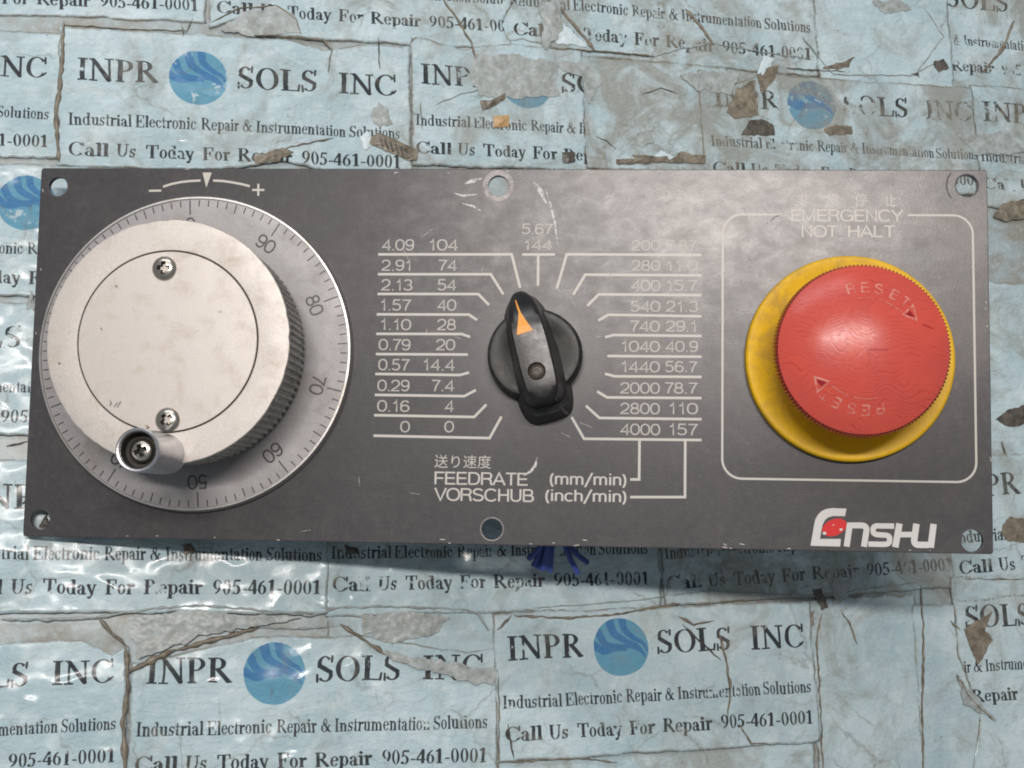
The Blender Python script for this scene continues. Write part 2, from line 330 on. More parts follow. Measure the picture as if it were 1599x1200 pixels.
def mat_knob():
    s = NT('worn_black_bakelite'); p = s.pos(1000, obj=True)
    a = s.noise(p, .3, 6, .7)
    c = s.mix(s.rng(a, .45, .7), (.010,.010,.011), (.022,.021,.020))
    return s.out(Base_Color=c, Roughness=s.rng(a, .35, .65, .28, .40), Specular_IOR_Level=.55, Normal=s.bump(s.noise(p, 1.2, 4, .6), .05, .0003))
M['knob'] = mat_knob()
def mat_knob2():
    s = NT('dusty_black_skirt'); p = s.pos(1000, obj=True)
    a = s.noise(p, .3, 6, .7, .4)
    c = s.mix(s.rng(a, .4, .62), (.010,.010,.010), (.050,.048,.044))
    return s.out(Base_Color=c, Roughness=s.rng(a, .35, .65, .42, .6))
M['skirt'] = mat_knob2()
M['orange'] = mat_print('orange_pointer_print', (.83,.36,.07), .2, (.4,.2,.06), 0)
def mat_yellow():
    s = NT('grimy_yellow_plastic'); p = s.pos(1000, obj=True)
    a = s.noise(p, .12, 7, .7, .5); g = s.noise(p, .6, 5, .7)
    c = s.mix(s.rng(g, .4, .7), (.78,.47,.003), (.74,.42,.006))
    sx = s.n('ShaderNodeSeparateXYZ'); s.t.links.new(p, sx.inputs[0])
    up = s.rng(s.math('SUBTRACT', sx.outputs[1], sx.outputs[0]), -95, -55)
    c = s.mix(s.math('MULTIPLY', s.rng(a, .44, .66), s.rng(up, 0, 1, .30, .8)), c, (.36,.22,.06))
    return s.out(Base_Color=c, Roughness=.5, Specular_IOR_Level=.35, Normal=s.bump(g, .1, .0003))
M['yellow'] = mat_yellow()
def mat_red():
    s = NT('faded_red_plastic'); p = s.pos(1000, obj=True)
    a = s.noise(p, .09, 4, .6); 
    v = s.mixvec(p, s.noise(p, .05, 3, .5, 0, 1), 26.0)
    w = s.n('ShaderNodeTexWave', wave_type='BANDS', bands_direction='Y', wave_profile='SIN'); s.t.links.new(v, w.inputs['Vector'])
    w.inputs['Scale'].default_value = .26; w.inputs['Distortion'].default_value = 2.5; w.inputs['Detail'].default_value = 2.5; w.inputs['Detail Scale'].default_value = .35
    ln = s.rng(w.outputs['Fac'], .0, .13, 1, 0)
    ln = s.math('MULTIPLY', ln, s.rng(s.noise(p, .2, 3, .6), .38, .6))
    c = s.mix(s.rng(a, .35, .65), (.60,.088,.062), (.53,.082,.068))
    c = s.mix(s.math('MULTIPLY', ln, .42), c, (.30,.018,.015))
    g = s.noise(p, .8, 5, .7)
    c = s.mix(s.math('MULTIPLY', s.rng(g, .5, .72), .3), c, (.70,.10,.07))
    h = s.math('SUBTRACT', s.math('MULTIPLY', g, .4), s.math('MULTIPLY', ln, .5))
    return s.out(Base_Color=c, Roughness=s.rng(g, .3, .7, .19, .30), Normal=s.bump(h, .09, .0003), Specular_IOR_Level=.25)
M['red'] = mat_red()
M['reset'] = mat_print('rubbed_raised_lettering', (.64,.27,.22), .47, (.54,.075,.058), 0)
M['red_dark'] = NT('dark_red_recess').out(Base_Color=(.30,.012,.02), Roughness=.4)
M['red_gouge'] = NT('red_gouge').out(Base_Color=(.42,.02,.02), Roughness=.5)
M['wire'] = NT('blue_wire_insulation').out(Base_Color=(.035,.065,.27), Roughness=.35)
M['copper'] = NT('cut_wire_core').out(Base_Color=(.10,.08,.10), Roughness=.4, Metallic=.5)
M['ring_wear'] = mat_metal('worn_bare_ring', (.10,.095,.095), (.19,.18,.18), (.35,.5), .5, (.09,.085,.085), .7, .35)
M['ring_dark'] = mat_metal('dark_washer_mark', (.032,.031,.033), (.042,.040,.043), (.42,.55), .0, (.06,.056,.06), .8, .3)
def mat_bench():
    s = NT('dirty_bench_surface'); p = s.pos()
    a = s.noise(p, .05, 7, .7, .6); b = s.noise(p, .4, 6, .7)
    c = s.mix(s.rng(a, .38, .6), (.36,.46,.49), (.27,.265,.23))
    c = s.mix(s.math('MULTIPLY', s.rng(b, .5, .7), .7), c, (.45,.53,.55))
    return s.out(Base_Color=c, Roughness=.5, Coat_Weight=.4, Coat_Roughness=.3, Normal=s.bump(s.math('ADD', a, b), .5, .001))
M['bench'] = mat_bench()

# ------------------------------------------------------------------ object helpers
def link(name, me, mat, parent=None):
    o = bpy.data.objects.new(name, me); COL.objects.link(o)
    if mat is not None:
        if not me.materials: me.materials.append(mat)
    if parent is not None: o.parent = parent
    return o
def mesh(name, verts, faces, smooth=False):
    me = bpy.data.meshes.new(name); me.from_pydata([tuple(c*MM for c in v) for v in verts], [], faces); me.update()
    if smooth:
        for p in me.polygons: p.use_smooth = True
    return me
def smooth_angle(me, ang=35):
    me.polygons.foreach_set('use_smooth', [True]*len(me.polygons)); me.update()
    bm = bmesh.new(); bm.from_mesh(me)
    for e in bm.edges:
        if len(e.link_faces) == 2 and e.calc_face_angle(0) > math.radians(ang): e.smooth = False
    bm.to_mesh(me); bm.free()
def lathe(name, prof, mat, parent, c=(0, 0), n=96, rad=None, ang=35, closed_top=False):
    """turn a (radius, z) profile round the axis through c; rad(r,z,angle)->r lets the side be ribbed"""
    vs, fs = [], []
    for (r, z) in prof:
        for k in range(n):
            a = 2*math.pi*k/n; rr = rad(r, z, k) if rad else r
            vs.append((c[0]+rr*math.cos(a), c[1]+rr*math.sin(a), z))
    for j in range(len(prof)-1):
        for k in range(n):
            k2 = (k+1) % n; fs.append((j*n+k, j*n+k2, (j+1)*n+k2, (j+1)*n+k))
    if prof[-1][0] < .02: pass
    me = mesh(name, vs, fs); bm = bmesh.new(); bm.from_mesh(me)
    bmesh.ops.remove_doubles(bm, verts=bm.verts, dist=4e-6)
    bmesh.ops.recalc_face_normals(bm, faces=bm.faces); bm.to_mesh(me); bm.free()
    smooth_angle(me, ang)
    return link(name, me, mat, parent)
zc = [0.0]
def nextz():
    zc[0] = (zc[0]+.0011) % .016; return .014+zc[0]
def ribbon(name, pts, w, mat, parent, z=0.0, taper=False, closed=False, dome=None):
    n = len(pts); L, R_ = [], []
    for i, (x, y) in enumerate(pts):
        if closed: a, b = pts[i-1], pts[(i+1) % n]
        else: a, b = pts[max(i-1, 0)], pts[min(i+1, n-1)]
        d1 = Vector((x-a[0], y-a[1])); d2 = Vector((b[0]-x, b[1]-y))
        if d1.length < 1e-6: d1 = d2
        if d2.length < 1e-6: d2 = d1
        d1.normalize(); d2.normalize(); t = (d1+d2).normalized(); nn = Vector((-t.y, t.x))
        k = 1/max(.35, nn.dot(Vector((-d1.y, d1.x)))); ww = w(i/(n-1)) if callable(w) else w
        ww = ww/2*k; L.append((x+nn.x*ww, y+nn.y*ww)); R_.append((x-nn.x*ww, y-nn.y*ww))
    zf = dome if dome else (lambda x, y: z)
    vs = [(x, y, zf(x, y)) for x, y in L]+[(x, y, zf(x, y)) for x, y in R_]
    fs = [(n+i, n+i+1, i+1, i) for i in range(n-1)]
    if closed: fs.append((2*n-1, n, 0, n-1))
    return link(name, mesh(name, vs, fs), mat, parent)
def polygon_plate(name, outline, holes, z0, z1, mat, parent, bevel=0.0, res=1):
    cu = bpy.data.curves.new(name, 'CURVE'); cu.dimensions = '2D'; cu.fill_mode = 'BOTH'
    cu.extrude = (z1-z0)/2*MM; cu.bevel_depth = bevel*MM; cu.bevel_resolution = res; cu.offset = -bevel*MM
    if bevel: cu.extrude -= bevel*MM
    for loop in [outline]+holes:
        sp = cu.splines.new('POLY'); sp.points.add(len(loop)-1); sp.use_cyclic_u = True
        for q, (x, y) in zip(sp.points, loop): q.co = (x*MM, y*MM, 0, 1)
    tmp = bpy.data.objects.new('tmp', cu); COL.objects.link(tmp)
    dg = bpy.context.evaluated_depsgraph_get(); me = bpy.data.meshes.new_from_object(tmp.evaluated_get(dg))
    bpy.data.objects.remove(tmp); me.transform(Matrix.Translation((0, 0, (z0+z1)/2*MM)))
    me.materials.clear()
    return link(name, me, mat, parent)
def circle(c, r, n=48, a0=0): return [(c[0]+r*math.cos(a0+2*math.pi*k/n), c[1]+r*math.sin(a0+2*math.pi*k/n)) for k in range(n)]
def text_mesh(s, offset=-.004, space=1.0):
    cu = bpy.data.curves.new('t', 'FONT'); cu.body = s; cu.resolution_u = 4; cu.offset = offset; cu.space_character = space
    tmp = bpy.data.objects.new('tmp', cu); COL.objects.link(tmp)
    dg = bpy.context.evaluated_depsgraph_get(); me = bpy.data.meshes.new_from_object(tmp.evaluated_get(dg))
    bpy.data.objects.remove(tmp); me.materials.clear(); return me
def _el(cx, cy, rx, ry, a0, a1, n=None, p=2.25):
    n = n or max(6, int(abs(a1-a0)/15)); o = []
    for k in range(n+1):
        a = math.radians(a0+(a1-a0)*k/n); c, s = math.cos(a), math.sin(a)
        o.append((cx+rx*math.copysign(abs(c)**(2/p), c), cy+ry*math.copysign(abs(s)**(2/p), s)))
    return o
SIX = [_el(.36,.31,.28,.265,0,345,24)+['c'], [(.62,.80)]+_el(.38,.52,.30,.43,55,190,9)+[(.085,.33)]]
SF = {  # centre lines of a light wide grotesque, cap height 1: advance, strokes
 '0': (.76, [_el(.37,.5,.31,.45,0,345,24)+['c']]), '1': (.62, [[(.13,.73),(.25,.76),(.33,.84),(.37,.95),(.38,1.0),(.38,0)]]),
 '2': (.74, [_el(.36,.68,.28,.27,175,-30,12)+[(.42,.33),(.16,.17),(.07,.05),(.66,.05)]]),
 '3': (.74, [_el(.35,.725,.25,.225,160,-85,12)+_el(.35,.275,.29,.225,85,-165,14)]), '4': (.74, [[(.52,0),(.52,.93),(.06,.28),(.69,.28)]]),
 '5': (.74, [[(.62,.95),(.17,.95),(.11,.48)]+_el(.34,.325,.29,.275,140,-155,16)]), '6': (.74, SIX),
 '7': (.70, [[(.06,.94),(.64,.94),(.48,.68),(.34,.36),(.27,0)]]), '8': (.74, [_el(.36,.735,.235,.215,0,345,20)+['c'], _el(.36,.28,.29,.235,0,345,20)+['c']]),
 '9': (.74, [[q if q == 'c' else (.73-q[0], 1-q[1]) for q in st_] for st_ in SIX]), '.': (.30, [[(.14,0),(.14,.11)]]),
 'F': (.68, [[(.66,.95),(.10,.95),(.10,0)], [(.10,.49),(.60,.49)]]), 'E': (.74, [[(.68,.95),(.10,.95),(.10,.05),(.70,.05)], [(.10,.51),(.65,.51)]]),
 'D': (.82, [[(.10,.05),(.10,.95),(.36,.95)]+_el(.40,.5,.34,.45,80,-80,14)+[(.36,.05),(.10,.05)]]),
 'R': (.80, [[(.10,0),(.10,.95),(.45,.95)]+_el(.48,.72,.21,.23,80,-80,10)+[(.44,.49),(.10,.49)], [(.46,.49),(.60,.44),(.66,.32),(.68,.1),(.73,0)]]),
 'A': (.80, [[(.02,0),(.39,.97),(.76,0)], [(.15,.32),(.63,.32)]]), 'T': (.72, [[(.02,.95),(.70,.95)], [(.36,.95),(.36,0)]]),
 'V': (.78, [[(.03,1),(.38,.03),(.74,1)]]), 'O': (.88, [_el(.44,.5,.39,.46,0,345,28)+['c']]),
 'S': (.78, [_el(.37,.74,.28,.22,20,200,12)+[(.14,.60),(.30,.53),(.50,.47)]+_el(.37,.27,.31,.225,40,-165,14)]),
 'C': (.86, [_el(.44,.5,.38,.46,40,320,24)]), 'H': (.80, [[(.10,1),(.10,0)], [(.68,1),(.68,0)], [(.10,.52),(.68,.52)]]),
 'U': (.80, [[(.10,1),(.10,.36)]+_el(.39,.33,.29,.28,180,360,12)+[(.68,.36),(.68,1)]]),
 'B': (.80, [[(.10,.05),(.10,.95),(.42,.95)]+_el(.44,.735,.20,.215,80,-80,9)+[(.42,.52),(.12,.52)], [(.42,.515)]+_el(.46,.28,.24,.235,80,-80,9)+[(.42,.05),(.10,.05)]]),
 'M': (.94, [[(.10,0),(.10,.97),(.45,.06),(.80,.97),(.80,0)]]), 'N': (.82, [[(.10,0),(.10,.97),(.69,.03),(.69,1)]]),
 'G': (.90, [_el(.44,.5,.38,.46,38,345,24)+[(.80,.46),(.48,.46)], [(.82,.46),(.82,0)]]), 'Y': (.78, [[(.02,1),(.38,.46),(.74,1)], [(.38,.46),(.38,0)]]),
 'L': (.66, [[(.10,1),(.10,.05),(.62,.05)]]), '(': (.34, [_el(.40,.38,.28,.66,120,240,12,2)]), ')': (.34, [_el(-.08,.38,.28,.66,60,-60,12,2)]),
 '/': (.52, [[(.03,-.2),(.47,1.05)]]), 'i': (.26, [[(.12,0),(.12,.72)], [(.12,.88),(.12,1)]]),
 'n': (.58, [[(.09,0),(.09,.72)], [(.09,.5)]+_el(.28,.47,.19,.22,165,0,9)+[(.47,0)]]),
 'm': (.92, [[(.09,0),(.09,.72)], [(.09,.5)]+_el(.27,.48,.17,.21,165,0,8)+[(.44,0)], [(.44,.5)]+_el(.62,.48,.17,.21,165,0,8)+[(.79,0)]]),
 'c': (.58, [_el(.31,.36,.24,.33,45,315,14)]), 'h': (.58, [[(.09,0),(.09,1)], [(.09,.5)]+_el(.28,.47,.19,.22,165,0,9)+[(.47,0)]]),
}
def stroke_text(s, wt=.115):
    """lettering drawn as strips of even width; every strip sits a hair above the one before"""
    vs, fs = [], []; x0 = 0; kz_ = 0
    for ch in s:
        if ch == ' ': x0 += .4; continue
        adv, sts = SF[ch]
        for st_ in sts:
            closed = st_[-1] == 'c'; pts = [(x0+q[0], q[1]) for q in (st_[:-1] if closed else st_)]; n = len(pts); b = len(vs); Ls, Rs = [], []
            for i, (x, y) in enumerate(pts):
                a_, b_ = (pts[i-1], pts[(i+1) % n]) if closed else (pts[max(i-1, 0)], pts[min(i+1, n-1)])
                d1 = Vector((x-a_[0], y-a_[1])); d2 = Vector((b_[0]-x, b_[1]-y))
                if d1.length < 1e-6: d1 = d2
                if d2.length < 1e-6: d2 = d1
                d1 = d1.normalized(); d2 = d2.normalized(); t = (d1+d2); t = t.normalized() if t.length > .1 else d1
                nn = Vector((-t.y, t.x)); k = min(1.9, 1/max(.3, nn.dot(Vector((-d1.y, d1.x)))))*wt/2
                Ls.append((x+nn.x*k, y+nn.y*k, kz_)); Rs.append((x-nn.x*k, y-nn.y*k, kz_))
            vs += Ls+Rs; fs += [(b+n+i, b+n+i+1, b+i+1, b+i) for i in range(n-1)]
            if closed: fs.append((b+2*n-1, b+n, b, b+n-1))
            kz_ += 1
        x0 += adv
    me = bpy.data.meshes.new('lettering'); me.from_pydata([(v[0], v[1], v[2]) for v in vs], [], fs); me.update(); return me
def label_text(name, s, x0, x1, yt, yb, mat, parent, fit_bounds=False, z=None):
    """text fitted to a measured box (photo px): left, right, cap top, baseline"""
    me = text_mesh(s) if fit_bounds else stroke_text(s, .125 if mat is M['ink'] else .115)
    xs = [v.co.x for v in me.vertices]; ys = [v.co.y for v in me.vertices]; xa, xb = min(xs), max(xs)
    ya, yb_ = (min(ys), max(ys)) if fit_bounds else (0.0, 1.0)
    a = P(x0, yb); b = P(x1, yb); t = P((x0+x1)/2, yt); m = P((x0+x1)/2, yb)
    sx = (b[0]-a[0])/(xb-xa); sy = (t[1]-m[1])/(yb_-ya)
    for v in me.vertices:
        x = a[0]+(v.co.x-xa)*sx; y = (a[1]+b[1])/2+(v.co.y-ya)*sy
        v.co = (x*MM, y*MM, (.016+v.co.z*.0007)*MM)
    return link(name, me, mat, parent)
def boolean_cut(o, cutter):
    # carried out at a thousand times the size, where the solver's tolerances do not matter
    S = Matrix.Scale(1000, 4); o.data.transform(S); cutter.data.transform(S)
    par = o.parent; o.parent = None
    for q in (o, cutter):
        bm = bmesh.new(); bm.from_mesh(q.data); bmesh.ops.recalc_face_normals(bm, faces=bm.faces); bm.to_mesh(q.data); bm.free()
    md = o.modifiers.new('cut', 'BOOLEAN'); md.operation = 'DIFFERENCE'; md.solver = 'EXACT'; md.object = cutter
    bpy.context.view_layer.update()
    dg = bpy.context.evaluated_depsgraph_get(); me = bpy.data.meshes.new_from_object(o.evaluated_get(dg))
    o.modifiers.remove(md); o.data = me; bpy.data.objects.remove(cutter); me.transform(Matrix.Scale(.001, 4)); o.parent = par
def screw(name, c, z, r, h, parent, rot=0.0):
    prof = [(r*.96, z-1.2), (r, z), (r*.985, z+h*.25), (r*.86, z+h*.62), (r*.62, z+h*.87), (r*.3, z+h*.98), (0, z+h)]
    o = lathe(name, [(0, z-1.2)]+prof, M['screw'], parent, c, 40, ang=50)
    o.data.materials.append(M['hollow'])
    vs, fs = [], []
    for q in range(2):
        a = rot+q*math.pi/2; ca, sa = math.cos(a), math.sin(a); b = len(vs)
        for (zz, l, w) in ((z-.35, .26*r, .12*r), (z+h*1.5, .68*r, .22*r)):
            for (px_, py_) in ((-l,-w),(l,-w),(l,w),(-l,w)): vs.append((c[0]+px_*ca-py_*sa, c[1]+px_*sa+py_*ca, zz+q*.01))
        fs += [tuple(b+i for i in f) for f in ((3,2,1,0),(4,5,6,7),(0,1,5,4),(1,2,6,5),(2,3,7,6),(3,0,4,7))]
    cut = link('cutter', mesh('cutter', vs, fs), M['hollow'])
    cut.data.materials.clear(); cut.data.materials.append(M['screw']); cut.data.materials.append(M['hollow'])
    for p in cut.data.polygons: p.material_index = 1
    # the cross hollow is made of two crossing wedges: cut them one after the other
    c2 = cut.data.copy(); o2 = link('cutter', c2, None)
    for d, keep in ((cut.data, range(0, 8)), (c2, range(8, 16))):
        bm = bmesh.new(); bm.from_mesh(d); bm.verts.ensure_lookup_table()
        bmesh.ops.delete(bm, geom=[v for v in bm.verts if v.index not in keep], context='VERTS'); bm.to_mesh(d); bm.free()
    boolean_cut(o, cut); boolean_cut(o, o2)
    return o

# ------------------------------------------------------------------ the bench and its stickers
def hb(x, y):
    v = Vector((x/70, y/70, 3.1)); s = .9*noise.noise(v)
    v = Vector((x/22, y/15, 7.7)); s += .38*(1-abs(noise.noise(v))*2.2)
    v = Vector((x/7, y/5.5, 1.7)); s += .20*(1-abs(noise.noise(v))*2.0)
    v = Vector((x/3.1, y/2.6, 9.7)); s += .07*noise.noise(v)
    return s
LAY = .24
def grid_obj(name, fx, n, m, mat, parent=None, uvf=None, skirt=.5):
    vs = []; uv = []; ed = []
    for j in range(m+1):
        for i in range(n+1):
            x, y, z, e, u = fx(i/n, j/m); vs.append((x, y, z)); uv.append(u); ed.append(e)
    fs = [(j*(n+1)+i, j*(n+1)+i+1, (j+1)*(n+1)+i+1, (j+1)*(n+1)+i) for j in range(m) for i in range(n)]
    rim = [i for i in range(n+1)]+[j*(n+1)+n for j in range(1, m+1)]+[m*(n+1)+i for i in range(n-1, -1, -1)]+[j*(n+1) for j in range(m-1, 0, -1)]
    b = len(vs)
    for k in rim: vs.append((vs[k][0], vs[k][1], vs[k][2]-skirt)); uv.append(uv[k]); ed.append(1.0)
    for k in range(len(rim)):
        k2 = (k+1) % len(rim); fs.append((rim[k], b+k, b+k2, rim[k2]))
    me = mesh(name, vs, fs, True)
    ul = me.uv_layers.new(name='UVMap'); lv = np.zeros(len(me.loops), int); me.loops.foreach_get('vertex_index', lv)
    ul.data.foreach_set('uv', np.array(uv, float)[lv].ravel())
    at = me.attributes.new('edge', 'FLOAT', 'POINT'); at.data.foreach_set('value', ed)
    return link(name, me, mat, parent)
g = 420
bench = grid_obj('bench_top', lambda s, t: (-g+2*g*s, -g+2*g*t, hb(-g+2*g*s, -g+2*g*t)-.2, 0, (0, 0)), 260, 260, M['bench'], skirt=30)
bench['kind'] = 'structure'
SHEETS = []
def sticker(label, p0, p1, rect, layer, wear, grime, tears=(), blank=False, seed=0, group='printed labels taped to the bench'):
    """p0, p1: photo position of start and end of the second printed line; rect: part of the label that is left (u0,u1,v0,v1)"""
    a = Vector(B(*p0)); b = Vector(B(*p1)); d = b-a; L = d.length; ux = d/L; uy = Vector((-ux.y, ux.x))
    u0, u1, v0, v1 = rect
    def inset(side, t):
        q = .006*noise.noise(Vector((t*9, side*7.3, seed)))+.0035*noise.noise(Vector((t*40, side*3.3, seed+5)))
        for (sd, c, w, dep) in tears:
            if sd == side: q += dep*max(0, 1-abs(t-c)/w)
        return q
    def fx(s, t):
        uu0 = u0+inset(0, t); uu1 = u1-inset(1, t); vv0 = v0+inset(2, s); vv1 = v1-inset(3, s)
        u = uu0+(uu1-uu0)*s; v = vv0+(vv1-vv0)*t
        q = a+ux*(u*L)+uy*(v*L)
        de = min(u-uu0, uu1-u, v-vv0, vv1-v)*L
        return (q.x, q.y, hb(q.x, q.y)+layer*LAY, max(0, 1-de/.8), ((u-U0)/(U1-U0), (v-V0)/(V1-V0)))
    n = max(12, int((u1-u0)*L/.85)); m = max(10, int((v1-v0)*L/.85))
    o = grid_obj('label_sticker', fx, n, m, M['blank' if blank else 'label'])
    o['label'] = label; o['category'] = 'sticker'; o['wear'] = wear; o['grime'] = grime
    if group: o['group'] = group
    SHEETS.append((o, a, ux, uy, L, rect, layer))
    return o
FULL = (-.025, 1.02, -.135, .285)
sticker('pale label in the top left corner showing Repair 905-461-0001', (-205,-45), (310,-24), FULL, 1, .28, .25, seed=1)
sticker('pale label at top edge above the clean globe label, number torn off after 905', (337,-22), (812,12), (-.02,1.0,-.16,.28), 2, .35, .5, ((2,.1,.12,.05),(1,.2,.3,.07)), seed=2)
sticker('greyed label at top edge right of centre, brown slit beside Today For Repair', (800,10), (1266,52), (-.02,1.02,-.15,.28), 1, .44, .75, ((2,.05,.2,.04),), seed=3)
sticker('torn label in the top right corner with most of its writing rubbed off', (1275,55), (1680,88), (.42,1.02,-.16,.28), 2, .5, .8, ((0,.5,.4,.06),), seed=4)
sticker('label on the left photo edge above the round blue logo, ending in Solutions', (-450,165), (77,188), (.4,1.035,-.135,.30), 2, .3, .3, seed=5)
sticker('clean label above the dial wheel with whole blue globe logo and full word SOLS', (107,197), (625,219), (-.03,1.035,-.13,.31), 4, .33, .4, ((3,.75,.1,.03),(2,.62,.2,.04)), seed=6)
sticker('label above the panel middle with only INP and S left of its heading', (648,196), (1100,222), (-.01,.575,-.135,.30), 3, .36, .55, ((3,.3,.2,.03),), seed=7)
sticker('greyed label above the emergency stop with a small bright globe logo', (1108,230), (1525,252), (-.03,1.0,-.13,.27), 4, .46, .85, ((3,.12,.1,.05),(2,.2,.2,.03)), seed=8)
sticker('label on the right photo edge above the panel corner, starting with INPR', (1530,254), (1932,278), (-.02,1.02,-.16,.27), 3, .5, .7, seed=9)
sticker('label left of the upper panel corner with half a blue globe logo', (-165,393), (358,405), (-.02,1.02,-.135,.29), 3, .32, .35, seed=10)
sticker('label left of the dial wheel showing the end of a torn word and 905', (-375,613), (165,615), (-.02,1.02,-.135,.29), 4, .48, .35, seed=11)
sticker('long clean label under the lower left panel corner with Us Today For Repair', (-62,874), (502,877), (-.03,1.02,-.15,.28), 5, .30, .2, seed=12)
sticker('shaded label under the middle of the panel behind the cut blue wires', (517,874), (1010,866), (-.02,1.035,-.17,.28), 4, .46, .35, ((2,.9,.3,-.02),), seed=13)
sticker('dirty shaded label under the maker name of the panel', (1036,873), (1480,846), (-.01,1.02,-.15,.28), 3, .46, .8, seed=14)
sticker('label beyond the lower right panel corner with Us T showing', (1487,850), (1910,817), (-.02,1.02,-.18,.27), 5, .42, .45, seed=15)
sticker('label in the bottom left corner ending in SOLS INC', (-375,1168), (182,1139), (.3,1.03,-.14,.275), 6, .26, .2, ((3,.93,.12,.05),), seed=16)
sticker('bottom label left of centre with a large globe logo and torn fold across its heading', (212,1150), (760,1137), (-.02,1.03,-.14,.27), 3, .30, .25, ((3,.02,.3,.07),(3,.92,.3,.05)), seed=17)
sticker('bottom label right of centre, whole, with a brown crease through SOLS', (783,1107), (1263,1081), (-.02,1.02,-.155,.285), 6, .30, .3, seed=18)
sticker('half torn label in the lower right corner with OLS and Repair 90', (1293,1064), (1722,1037), (.46,1.05,-.33,.31), 5, .38, .5, ((0,.3,.3,.06),), seed=19)
for lab, q0, q1, rect, ly, gr in (
    ('blank rubbed paper sheet at the top right between two printed labels', (1270,120), (1680,150), (.02,.52,-.02,.36), 3, .25),
    ('blank grey sheet between the two rightmost bottom labels', (1275,1180), (1700,1150), (.0,.40,-.1,.50), 2.5, .45),
    ('blank soiled sheet at the top between the folded label and the greyed one', (700,100), (1160,130), (.03,.50,-.02,.30), 0.5, .8),
    ('blank soiled sheet between the two globe labels above the panel', (895,205), (1330,230), (.0,.55,-.13,.26), 2.5, .9),
    ('blank strip of pale paper below the middle of the panel', (500,985), (1030,970), (.02,.62,-.09,.09), 2, .35),
    ('blank sheet on the right photo edge beside the panel', (1500,560), (1930,580), (-.05,1.0,-.62,.25), 2, .6),
    ('blank sheet in the bottom right corner under the torn label', (1450,1210), (1900,1190), (-.02,1.0,-.1,.5), 3, .4),
    ('narrow blank sheet at the bottom edge below the creased label', (783,1190), (1270,1175), (-.02,1.0,-.15,.06), 2, .6),
    ('blank sheet hidden for the most part beneath the left of the panel', (90,640), (900,650), (0,1.0,-.25,.4), 1, .3),
    ('blank sheet hidden for the most part beneath the right of the panel', (880,560), (1500,570), (0,1.0,-.5,.4), 1, .5)):
    sticker(lab, q0, q1, rect, ly, 0, gr, blank=True, seed=ly*3+len(lab), group='blank paper sheets stuck to the bench')

def top_at(x, y):
    best = (bench, 0.0)
    for (o, a, ux, uy, L, r, ly) in SHEETS:
        d = Vector((x, y))-a; u, v = d.dot(ux)/L, d.dot(uy)/L
        if r[0] <= u <= r[1] and r[2] <= v <= r[3] and ly > best[1]: best = (o, ly)
    return best
def top_lay(x, y): return top_at(x, y)[1]
def flake(pts, mat, name='torn_flake', lift=.25, jag=.5, parent='auto', seed=0, crown=.25):
    """a torn scrap with an uneven outline, lying on whatever is on top there"""
    q = [Vector(B(*p)) for p in pts]; out = []
    n = len(q)
    for i in range(n):
        a, b = q[i], q[(i+1) % n]; k = max(2, int((b-a).length/.4))
        for j in range(k):
            p = a.lerp(b, j/k); s = noise.noise(Vector((p.x/1.3, p.y/1.3, seed+.5)))+1.6*noise.noise(Vector((p.x/3.2, p.y/3.2, seed+2.5))); nn = Vector((-(b-a).y, (b-a).x)).normalized()
            out.append(p+nn*s*jag)
    c = sum(out, Vector((0, 0)))/len(out); par, lay = top_at(c.x, c.y)
    lay = max([top_lay(p.x, p.y) for p in out[::3]]+[lay])
    vs, fs = [], []; mr = max((p-c).length for p in out); nr = int(mr/.8)+4; rings = [1-i_/nr for i_ in range(nr)]
    for ri, r in enumerate(rings):
        for p in out:
            w = c.lerp(p, r); h = crown*(1-r)*1.5+.14*noise.noise(Vector((w.x/1.5, w.y/1.5, seed)))*(1 if ri else .4)
            vs.append((w.x, w.y, hb(w.x, w.y)+lay*LAY+lift+h+(.12 if mr < 4 else .03)*noise.noise(Vector((w.x/.8, w.y/.8, seed)))))
    N = len(out)
    for ri in range(len(rings)-1):
        for k in range(N):
            k2 = (k+1) % N; fs.append((ri*N+k, ri*N+k2, (ri+1)*N+k2, (ri+1)*N+k))
    fs.append(tuple((len(rings)-1)*N+k for k in range(N)))
    b = len(vs)
    for k in range(N): v = vs[k]; vs.append((v[0], v[1], v[2]-.3-lift))
    for k in range(N): k2 = (k+1) % N; fs.append((k2, k, b+k, b+k2))
    me = mesh(name, vs, fs); bm = bmesh.new(); bm.from_mesh(me); bmesh.ops.recalc_face_normals(bm, faces=bm.faces); bm.to_mesh(me); bm.free()
    smooth_angle(me, 50)
    return link(name, me, M[mat], par if parent == 'auto' else parent)
